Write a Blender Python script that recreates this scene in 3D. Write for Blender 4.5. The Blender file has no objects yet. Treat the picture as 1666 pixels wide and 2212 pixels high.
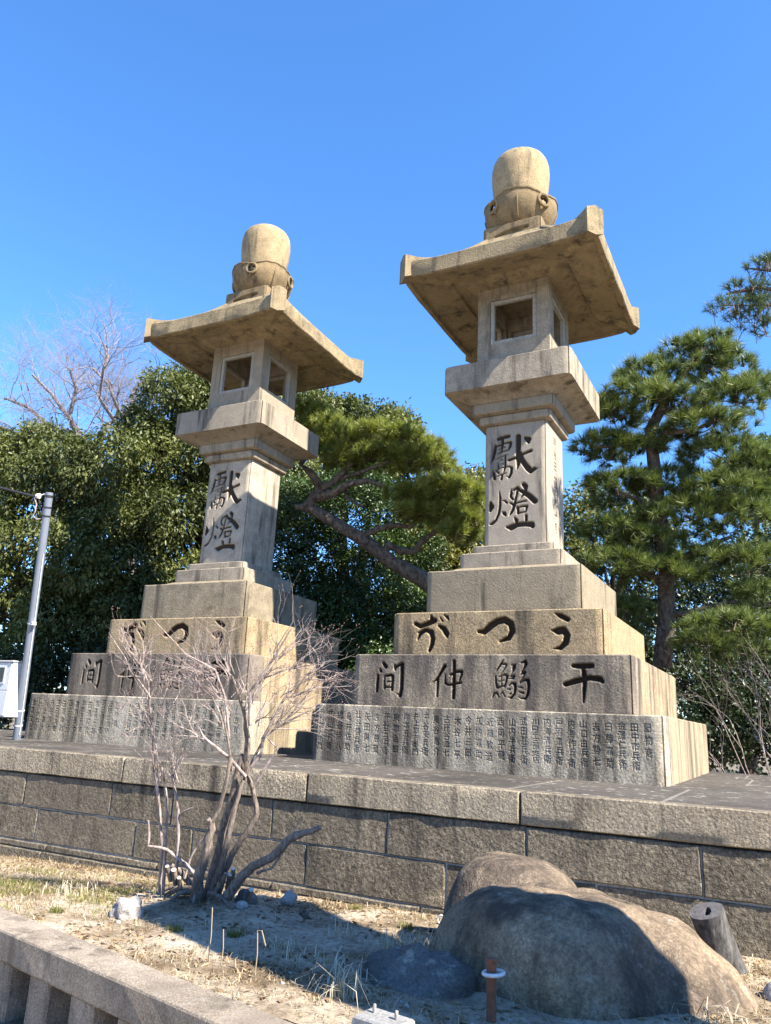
import bpy, bmesh, math, random
import numpy as np
from mathutils import Vector, Matrix, noise

random.seed(7)
RS = np.random.RandomState(11)
R = math.radians
scene = bpy.context.scene
COL = scene.collection

# ------------------------------------------------------------------ camera
CAM = Vector((3.072, -9.925, 1.6))
PITCH, ROLL, YAW, FPX = 0.27205, 0.04778, R(28.0), 3024.07
_c, _s = math.cos(PITCH), math.sin(PITCH)
_cr, _sr = math.cos(ROLL), math.sin(ROLL)
_rz = Matrix.Rotation(YAW, 3, 'Z')
_fw = _rz @ Vector((0, _c, _s))
_r0 = _rz @ Vector((1, 0, 0))
_u0 = _rz @ Vector((0, -_s, _c))
_rt = _cr * _r0 + _sr * _u0
_up = -_sr * _r0 + _cr * _u0
cam_data = bpy.data.cameras.new('camera')
cam = bpy.data.objects.new('camera', cam_data)
COL.objects.link(cam)
cam.matrix_world = Matrix(((_rt.x, _up.x, -_fw.x, CAM.x), (_rt.y, _up.y, -_fw.y, CAM.y),
                           (_rt.z, _up.z, -_fw.z, CAM.z), (0, 0, 0, 1)))
cam_data.sensor_fit = 'VERTICAL'
cam_data.sensor_height = 36.0
cam_data.lens = 36.0 * FPX / 4080.0
cam_data.clip_start = 0.05
cam_data.clip_end = 3000.0
scene.camera = cam

# ------------------------------------------------------------------ light
SUN_DIR = Vector((1.0, -0.215, 0.95)).normalized()          # towards the sun
SUN_ELEV = math.asin(SUN_DIR.z)
world = bpy.data.worlds.new("World")
scene.world = world
world.use_nodes = True
wn = world.node_tree.nodes
wl = world.node_tree.links
wn.clear()
sky = wn.new('ShaderNodeTexSky')
sky.sky_type = 'NISHITA'
sky.sun_disc = False
sky.sun_elevation = SUN_ELEV
sky.sun_rotation = math.atan2(SUN_DIR.x, SUN_DIR.y)
sky.altitude = 0
sky.air_density = 1.0
sky.dust_density = 0.0
sky.ozone_density = 9.0
bg = wn.new('ShaderNodeBackground')
bg.inputs['Strength'].default_value = 0.11
wo = wn.new('ShaderNodeOutputWorld')
hue = wn.new('ShaderNodeHueSaturation')        # the deep winter blue of the photograph, all round
hue.inputs['Saturation'].default_value = 1.08
wl.new(sky.outputs[0], hue.inputs['Color'])
wl.new(hue.outputs[0], bg.inputs[0])
wl.new(bg.outputs[0], wo.inputs[0])
sun_data = bpy.data.lights.new('sun', 'SUN')
sun_data.energy = 4.9
sun_data.angle = R(0.5)
sun_data.color = (1.0, 0.92, 0.79)
sun = bpy.data.objects.new('sun', sun_data)
COL.objects.link(sun)
sun.rotation_euler = SUN_DIR.to_track_quat('Z', 'Y').to_euler()
sun.location = (20, -10, 30)
scene.view_settings.view_transform = 'Standard'
scene.view_settings.look = 'None'
scene.view_settings.gamma = 1.0
scene.view_settings.use_curve_mapping = False
scene.view_settings.exposure = 1.85
scene.cycles.max_bounces = 6
scene.cycles.transparent_max_bounces = 8


# ------------------------------------------------------------------ helpers
def at(px, py, d):
    """world point seen at (px, py) of a 1666x2212 picture, d metres in front of the camera"""
    u = (px - 833.0) / 1640.0 * 1.0
    v = -(py - 1106.3) / 1640.0
    return CAM + d * (_fw + u * _rt + v * _up)


def pxm(px, d):
    return px * d / 1640.0


def tag(o, label=None, cat=None, group=None, kind=None):
    if label: o['label'] = label
    if cat: o['category'] = cat
    if group: o['group'] = group
    if kind: o['kind'] = kind
    return o


def empty(name, loc=(0, 0, 0), rz=0.0):
    o = bpy.data.objects.new(name, None)
    COL.objects.link(o)
    o.location = loc
    o.rotation_euler = (0, 0, rz)
    o.empty_display_size = 0.2
    return o


def link(name, me, mat=None, parent=None, loc=None):
    o = bpy.data.objects.new(name, me)
    COL.objects.link(o)
    if mat is not None and not me.materials:
        me.materials.append(mat)
    if parent: o.parent = parent
    if loc is not None: o.location = loc
    return o


def copy_tree(o, parent=None, skip=()):
    c = o.copy()
    COL.objects.link(c)
    c.parent = parent
    for ch in list(o.children):
        if ch.name not in skip:
            copy_tree(ch, c, skip)
    return c


class MB:
    def __init__(s):
        s.v = []
        s.f = []

    def add(s, vs, fs):
        b = len(s.v)
        s.v.extend([tuple(x) for x in vs])
        s.f.extend([tuple(i + b for i in f) for f in fs])

    def box(s, x0, x1, y0, y1, z0, z1, bev=0.0, M=None):
        if bev <= 0:
            vs = [(x0, y0, z0), (x1, y0, z0), (x1, y1, z0), (x0, y1, z0), (x0, y0, z1), (x1, y0, z1), (x1, y1, z1), (x0, y1, z1)]
            fs = [(3, 2, 1, 0), (4, 5, 6, 7), (0, 1, 5, 4), (1, 2, 6, 5), (2, 3, 7, 6), (3, 0, 4, 7)]
            if M: vs = [M @ Vector(v) for v in vs]
            s.add(vs, fs)
        else:
            b = bev
            pl = lambda e: [(x0 + e, y0), (x1 - e, y0), (x1, y0 + e), (x1, y1 - e), (x1 - e, y1), (x0 + e, y1), (x0, y1 - e), (x0, y0 + e)]
            pi = [(x0 + b, y0 + b), (x1 - b, y0 + b), (x1 - b, y0 + b), (x1 - b, y1 - b), (x1 - b, y1 - b), (x0 + b, y1 - b), (x0 + b, y1 - b), (x0 + b, y0 + b)]
            s.rings([[(x, y, z0) for x, y in pi], [(x, y, z0 + b) for x, y in pl(b)], [(x, y, z1 - b) for x, y in pl(b)], [(x, y, z1) for x, y in pi]], True, True, M=M)

    def rings(s, rings, cap0=False, cap1=False, M=None, skip=None):
        n = len(rings[0])
        vs = [v for r in rings for v in r]
        if M: vs = [M @ Vector(v) for v in vs]
        fs = []
        for k in range(len(rings) - 1):
            for i in range(n):
                if skip and skip(k, i): continue
                j = (i + 1) % n
                fs.append((k * n + i, k * n + j, (k + 1) * n + j, (k + 1) * n + i))
        if cap0: fs.append(tuple(range(n - 1, -1, -1)))
        if cap1: fs.append(tuple((len(rings) - 1) * n + i for i in range(n)))
        s.add(vs, fs)

    def lathe(s, prof, seg=24, cap0=True, cap1=True, c=(0, 0)):
        s.rings([[(c[0] + r * math.cos(2 * math.pi * i / seg), c[1] + r * math.sin(2 * math.pi * i / seg), z) for i in range(seg)] for r, z in prof], cap0, cap1)

    def tube(s, pts, rad, seg=8, wob=0.0, cap=True):
        pts = [Vector(p) for p in pts]
        n = len(pts)
        up = Vector((0.3, 0.2, 1))
        rings = []
        for i, p in enumerate(pts):
            d = (pts[min(i + 1, n - 1)] - pts[max(i - 1, 0)])
            if d.length < 1e-6: d = Vector((0, 0, 1))
            d.normalize()
            if abs(d.dot(up.normalized())) > 0.97: up = Vector((1, 0.1, 0))
            a = d.cross(up).normalized()
            b = a.cross(d).normalized()
            up = b
            r = rad[i] if hasattr(rad, '__len__') else rad
            rings.append([])
            for k in range(seg):
                t = -2 * math.pi * k / seg
                rr = r * (1 + (random.uniform(-wob, wob) if wob else 0))
                rings[-1].append(tuple(p + a * math.cos(t) * rr + b * math.sin(t) * rr))
        s.rings(rings, cap, cap)

    def mesh(s, name, smooth=None):
        me = bpy.data.meshes.new(name)
        me.from_pydata(s.v, [], s.f)
        me.update()
        if smooth is not None:
            me.shade_smooth()
            if smooth < 180:
                me.set_sharp_from_angle(angle=R(smooth))
        return me

    def build(s, name, mat, parent=None, smooth=None, loc=None):
        return link(name, s.mesh(name, smooth), mat, parent, loc)


def np_mesh(name, V, F, tint=None, smooth=False):
    """fast mesh from arrays: V (n,3), F (m,k)"""
    me = bpy.data.meshes.new(name)
    V = np.asarray(V, dtype=np.float32)
    F = np.asarray(F, dtype=np.int32)
    me.vertices.add(len(V))
    me.vertices.foreach_set('co', V.ravel())
    m, k = F.shape
    me.loops.add(m * k)
    me.loops.foreach_set('vertex_index', F.ravel())
    me.polygons.add(m)
    me.polygons.foreach_set('loop_start', np.arange(0, m * k, k, dtype=np.int32))
    me.polygons.foreach_set('loop_total', np.full(m, k, dtype=np.int32))
    if smooth: me.polygons.foreach_set('use_smooth', np.ones(m, dtype=bool))
    if tint is not None:
        a = me.attributes.new('tint', 'FLOAT', 'POINT')
        a.data.foreach_set('value', np.asarray(tint, dtype=np.float32))
    me.update(calc_edges=True)
    me.validate()
    return me


# ------------------------------------------------------------------ materials
def nodes_of(name):
    m = bpy.data.materials.new(name)
    m.use_nodes = True
    nt = m.node_tree
    b = nt.nodes['Principled BSDF']
    return m, nt.nodes, nt.links, b


def ramp(N, stops, interp='LINEAR'):
    r = N.new('ShaderNodeValToRGB')
    r.color_ramp.interpolation = interp
    while len(r.color_ramp.elements) < len(stops): r.color_ramp.elements.new(0.5)
    for e, (p, c) in zip(r.color_ramp.elements, stops):
        e.position = p
        e.color = (c, c, c, 1) if not hasattr(c, '__len__') else (*c, 1)
    return r


def noise_n(N, L, vec, scale, detail=4, rough=0.55):
    n = N.new('ShaderNodeTexNoise')
    n.inputs['Scale'].default_value = scale
    n.inputs['Detail'].default_value = detail
    n.inputs['Roughness'].default_value = rough
    L.new(vec, n.inputs['Vector'])
    return n


def mapped(N, L, vec, scale):
    m = N.new('ShaderNodeMapping')
    m.inputs['Scale'].default_value = scale
    L.new(vec, m.inputs['Vector'])
    return m.outputs[0]


def mixc(N, L, fac, a, b, mode='MIX'):
    m = N.new('ShaderNodeMix')
    m.data_type = 'RGBA'
    m.blend_type = mode
    for sock, val in ((m.inputs[0], fac), (m.inputs[6], a), (m.inputs[7], b)):
        if hasattr(val, 'default_value') or hasattr(val, 'is_linked'):
            L.new(val, sock)
        elif hasattr(val, '__len__'):
            sock.default_value = (*val[:3], 1)
        else:
            sock.default_value = val
    return m.outputs[2]


def math_n(N, L, op, a, b=None):
    m = N.new('ShaderNodeMath')
    m.operation = op
    for i, x in enumerate((a, b)):
        if x is None: continue
        if isinstance(x, (int, float)): m.inputs[i].default_value = x
        else: L.new(x, m.inputs[i])
    return m.outputs[0]


def stone(name, c1, c2, dark=(0.055, 0.047, 0.04), streak=0.5, blotch=0.35, pit=0.011, pit_scale=38.0, strength=0.8, carve=False, lichen=0.0, vary=0.12, top_dark=0.0, grain=62.0, fine=13.0, K=0.70, grey=0.10, chisel=0.0):
    def adj(c):
        m_ = sum(c) / 3
        return tuple(K * (x + (m_ - x) * grey) for x in c)
    c1, c2, dark = adj(c1), adj(c2), tuple(x * .8 for x in dark)
    m, N, L, B = nodes_of(name)
    geo = N.new('ShaderNodeNewGeometry')
    P = geo.outputs['Position']
    oi = N.new('ShaderNodeObjectInfo')
    big = noise_n(N, L, P, 1.1, 5, 0.6)
    col = mixc(N, L, ramp(N, [(0.36, 0.0), (0.64, 1.0)]).outputs[0], c1, c2)
    rb = ramp(N, [(0.36, 0.0), (0.64, 1.0)])
    L.new(big.outputs[0], rb.inputs[0])
    col = mixc(N, L, rb.outputs[0], c1, c2)
    mid = noise_n(N, L, P, 7.0, 5, 0.65)
    rm = ramp(N, [(0.3, 0.72), (0.7, 1.18)])
    L.new(mid.outputs[0], rm.inputs[0])
    col = mixc(N, L, 1.0, col, rm.outputs[0], 'MULTIPLY')
    # grain
    g = noise_n(N, L, P, grain, 4, 0.75)
    rg = ramp(N, [(0.3, 0.45), (0.5, 1.0), (0.7, 1.5)])
    L.new(g.outputs[0], rg.inputs[0])
    col = mixc(N, L, 0.8, col, rg.outputs[0], 'MULTIPLY')
    if chisel > 0:      # glint and shade of tool marks put into the colour, with dirt
        ch = noise_n(N, L, P, pit_scale * 1.7, 3, 0.6)
        rc = ramp(N, [(0.42, 1 - chisel), (0.58, 1 + chisel * .6)])
        L.new(ch.outputs[0], rc.inputs[0])
        col = mixc(N, L, 1.0, col, rc.outputs[0], 'MULTIPLY')
    # no two stones are the same tone
    rr = ramp(N, [(0.35, 0.0), (1.0, 0.6)])
    L.new(oi.outputs['Random'], rr.inputs[0])
    col = mixc(N, L, rr.outputs[0], col, tuple(x * .72 for x in c2))
    # black weathering: streaks that run down, and blotches
    if streak > 0:
        st = noise_n(N, L, mapped(N, L, P, (4.2, 4.2, 0.5)), 1.0, 6, 0.62)
        st2 = noise_n(N, L, mapped(N, L, P, (fine, fine, 0.9)), 1.0, 3, 0.6)
        ss = math_n(N, L, 'ADD', st.outputs[0], math_n(N, L, 'MULTIPLY', math_n(N, L, 'SUBTRACT', st2.outputs[0], 0.5), 0.3))
        r1 = ramp(N, [(0.60 - 0.22 * streak, 0.0), (0.74 - 0.14 * streak, 1.0)])
        L.new(ss, r1.inputs[0])
        col = mixc(N, L, math_n(N, L, 'MULTIPLY', r1.outputs[0], 0.85), col, dark)
    if blotch > 0:
        bl = noise_n(N, L, P, 3.1, 8, 0.72)
        r2 = ramp(N, [(0.66 - 0.22 * blotch, 0.0), (0.82 - 0.2 * blotch, 1.0)])
        L.new(bl.outputs[0], r2.inputs[0])
        col = mixc(N, L, math_n(N, L, 'MULTIPLY', r2.outputs[0], 0.75), col, dark)
    if lichen > 0:
        li = noise_n(N, L, P, 9.0, 6, 0.7)
        r3 = ramp(N, [(0.58, 0.0), (0.68, 1.0)])
        L.new(li.outputs[0], r3.inputs[0])
        col = mixc(N, L, math_n(N, L, 'MULTIPLY', r3.outputs[0], lichen), col, (0.42, 0.40, 0.34))
    if top_dark > 0:      # soot and algae settle on faces that look up
        sep = N.new('ShaderNodeSeparateXYZ')
        L.new(geo.outputs['True Normal'], sep.inputs[0])
        r4 = ramp(N, [(0.75, 0.0), (0.95, 1.0)])
        L.new(sep.outputs[2], r4.inputs[0])
        tn = noise_n(N, L, P, 5.0, 7, 0.7)
        r5 = ramp(N, [(0.3, 1.0), (0.68, 0.15)])
        L.new(tn.outputs[0], r5.inputs[0])
        col = mixc(N, L, math_n(N, L, 'MULTIPLY', math_n(N, L, 'MULTIPLY', r4.outputs[0], r5.outputs[0]), top_dark), col, dark)
    # each stone a little lighter or darker
    rv = math_n(N, L, 'ADD', math_n(N, L, 'MULTIPLY', oi.outputs['Random'], 2 * vary), 1 - vary)
    hs = N.new('ShaderNodeHueSaturation')
    L.new(col, hs.inputs['Color'])
    L.new(rv, hs.inputs['Value'])
    col = hs.outputs[0]
    if carve:
        at_ = N.new('ShaderNodeAttribute')
        at_.attribute_name = 'carve'
        col = mixc(N, L, math_n(N, L, 'MULTIPLY', at_.outputs['Fac'], 0.95), col, (0.028, 0.017, 0.011))
    L.new(col, B.inputs['Base Color'])
    B.inputs['Roughness'].default_value = 0.9
    B.inputs['Specular IOR Level'].default_value = 0.2
    h1 = noise_n(N, L, P, pit_scale, 4, 0.6)
    h2 = noise_n(N, L, P, pit_scale * 4.2, 2, 0.6)
    hh = math_n(N, L, 'ADD', h1.outputs[0], math_n(N, L, 'MULTIPLY', h2.outputs[0], 0.35))
    bp = N.new('ShaderNodeBump')
    bp.inputs['Strength'].default_value = strength
    bp.inputs['Distance'].default_value = pit
    L.new(hh, bp.inputs['Height'])
    L.new(bp.outputs[0], B.inputs['Normal'])
    return m


def plain(name, col, rough=0.6, metal=0.0, var=0.25, vscale=18.0, rust=0.0, bump=0.0):
    m, N, L, B = nodes_of(name)
    tc = N.new('ShaderNodeNewGeometry')
    n = noise_n(N, L, tc.outputs['Position'], vscale, 6, 0.65)
    r = ramp(N, [(0.25, 1 - var), (0.75, 1 + var)])
    L.new(n.outputs[0], r.inputs[0])
    c = mixc(N, L, 1.0, col, r.outputs[0], 'MULTIPLY')
    if rust > 0:
        n2 = noise_n(N, L, tc.outputs['Position'], vscale * 0.5, 6, 0.7)
        r2 = ramp(N, [(0.66 - 0.2 * rust, 0.0), (0.76 - 0.2 * rust, 1.0)])
        L.new(n2.outputs[0], r2.inputs[0])
        c = mixc(N, L, r2.outputs[0], c, (0.16, 0.055, 0.025))
    L.new(c, B.inputs['Base Color'])
    B.inputs['Roughness'].default_value = rough
    B.inputs['Metallic'].default_value = metal
    if bump > 0:
        bp = N.new('ShaderNodeBump')
        bp.inputs['Strength'].default_value = 0.7
        bp.inputs['Distance'].default_value = bump
        L.new(n.outputs[0], bp.inputs['Height'])
        L.new(bp.outputs[0], B.inputs['Normal'])
    return m


def leafy(name, ca, cb, rough=0.4, trans=0.35, spec=0.5):
    m, N, L, B = nodes_of(name)
    a = N.new('ShaderNodeAttribute')
    a.attribute_name = 'tint'
    c = mixc(N, L, a.outputs['Fac'], ca, cb)
    L.new(c, B.inputs['Base Color'])
    B.inputs['Roughness'].default_value = rough
    B.inputs['Specular IOR Level'].default_value = spec
    tr = N.new('ShaderNodeBsdfTranslucent')
    c2 = mixc(N, L, 1.0, c, (1.25, 1.3, 0.7), 'MULTIPLY')
    L.new(c2, tr.inputs['Color'])
    mx = N.new('ShaderNodeMixShader')
    mx.inputs[0].default_value = trans
    L.new(B.outputs[0], mx.inputs[1])
    L.new(tr.outputs[0], mx.inputs[2])
    L.new(mx.outputs[0], N['Material Output'].inputs['Surface'])
    return m


def bark(name, c1, c2, scale=(14, 14, 4), dist=0.02, attr=None):
    m, N, L, B = nodes_of(name)
    geo = N.new('ShaderNodeNewGeometry')
    P = mapped(N, L, geo.outputs['Position'], scale)
    n = noise_n(N, L, P, 1.0, 6, 0.7)
    r = ramp(N, [(0.35, c1), (0.65, c2)])
    L.new(n.outputs[0], r.inputs[0])
    L.new(r.outputs[0], B.inputs['Base Color'])
    B.inputs['Roughness'].default_value = 0.9
    B.inputs['Specular IOR Level'].default_value = 0.15
    bp = N.new('ShaderNodeBump')
    bp.inputs['Strength'].default_value = 0.9
    bp.inputs['Distance'].default_value = dist
    L.new(n.outputs[0], bp.inputs['Height'])
    L.new(bp.outputs[0], B.inputs['Normal'])
    return m


M_tier1 = stone('granite_names_tier', (0.64, 0.56, 0.43), (0.50, 0.43, 0.325), streak=0.8, blotch=0.3, carve=True, top_dark=0.5, grey=.02, chisel=.18)
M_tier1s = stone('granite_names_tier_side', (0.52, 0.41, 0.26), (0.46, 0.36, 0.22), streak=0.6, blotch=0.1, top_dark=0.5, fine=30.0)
M_tier2 = stone('granite_second_tier', (0.54, 0.45, 0.32), (0.40, 0.335, 0.25), dark=(0.085, 0.07, 0.065), streak=1.08, blotch=0.45, carve=True, top_dark=0.5, grey=.02, chisel=.25)
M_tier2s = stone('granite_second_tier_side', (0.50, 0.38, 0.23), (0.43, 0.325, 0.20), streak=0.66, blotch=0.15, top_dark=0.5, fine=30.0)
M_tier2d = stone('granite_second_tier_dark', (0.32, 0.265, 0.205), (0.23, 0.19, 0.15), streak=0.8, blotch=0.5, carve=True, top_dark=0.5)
M_tier3 = stone('granite_third_tier', (0.50, 0.36, 0.19), (0.45, 0.34, 0.195), streak=0.35, blotch=0.25, chisel=.25, carve=True, top_dark=0.4)
M_plinth = stone('granite_plinth', (0.41, 0.33, 0.215), (0.33, 0.27, 0.18), streak=0.2, blotch=0.25, top_dark=0.0)
M_shaft = stone('granite_shaft', (0.52, 0.435, 0.325), (0.45, 0.375, 0.28), streak=0.2, blotch=0.0, carve=True, pit=0.006, strength=0.5, grain=90.0)
M_upper = stone('granite_upper', (0.46, 0.38, 0.275), (0.37, 0.305, 0.22), streak=0.3, blotch=0.2, pit=0.008, strength=0.6)
M_roof = stone('granite_roof', (0.45, 0.34, 0.18), (0.33, 0.25, 0.14), streak=0.25, blotch=0.62, pit=0.014, strength=0.8)
M_jewel = stone('granite_jewel', (0.49, 0.355, 0.18), (0.45, 0.33, 0.18), streak=0.3, blotch=0.05, pit=0.01, strength=0.7)
M_lotus = stone('granite_lotus', (0.38, 0.265, 0.13), (0.27, 0.19, 0.095), streak=0.3, blotch=0.25, pit=0.01, strength=0.6)
M_frame = stone('pale_window_surround', (0.46, 0.42, 0.36), (0.42, 0.385, 0.33), streak=0.0, blotch=0.0, pit=0.004, strength=0.3)
M_wall = stone('hammered_wall_stone', (0.34, 0.285, 0.205), (0.21, 0.175, 0.13), streak=0.25, blotch=0.45, pit=0.034, pit_scale=27.0, strength=1.0, vary=0.25, grain=40.0, grey=.05, chisel=.32)
M_coping = stone('coping_stone', (0.54, 0.45, 0.32), (0.44, 0.36, 0.25), streak=0.35, blotch=0.3, pit=0.018, pit_scale=36, strength=1.0, top_dark=0.95, grain=48.0, chisel=.35)
M_paving = stone('dark_paving', (0.15, 0.13, 0.108), (0.085, 0.074, 0.064), streak=0.0, blotch=0.45, lichen=0.75, pit=0.012, strength=0.7, vary=0.25)
M_joint = stone('paving_joint', (0.34, 0.31, 0.26), (0.22, 0.2, 0.17), streak=0, blotch=.4, pit=.01)
M_mortar = stone('mortar', (0.40, 0.375, 0.33), (0.28, 0.265, 0.235), streak=0.0, blotch=0.3, pit=0.006, K=1.0)
M_fence = stone('fence_stone', (0.50, 0.41, 0.31), (0.33, 0.27, 0.205), streak=0.2, blotch=0.4, pit=0.006, pit_scale=75, strength=1.0, lichen=0.3, grain=110.0, grey=.1, chisel=.2)
M_boulder = stone('boulder', (0.47, 0.345, 0.215), (0.21, 0.16, 0.115), dark=(0.055, 0.044, 0.036), streak=0.6, blotch=0.7, pit=0.018, pit_scale=26, strength=1.0, lichen=0.3, grain=70.0, grey=.05, chisel=.2)
M_bluerock = stone('grey_rock', (0.24, 0.225, 0.20), (0.11, 0.10, 0.092), streak=0.0, blotch=0.4, lichen=0.5, pit=0.012, pit_scale=30)
M_whiterock = stone('white_rock', (0.42, 0.40, 0.37), (0.30, 0.28, 0.26), streak=0.0, blotch=0.1, pit=0.02, pit_scale=40, K=1.0)
M_concrete = stone('concrete', (0.36, 0.355, 0.34), (0.31, 0.305, 0.295), streak=0.0, blotch=0.05, pit=0.004)


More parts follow.
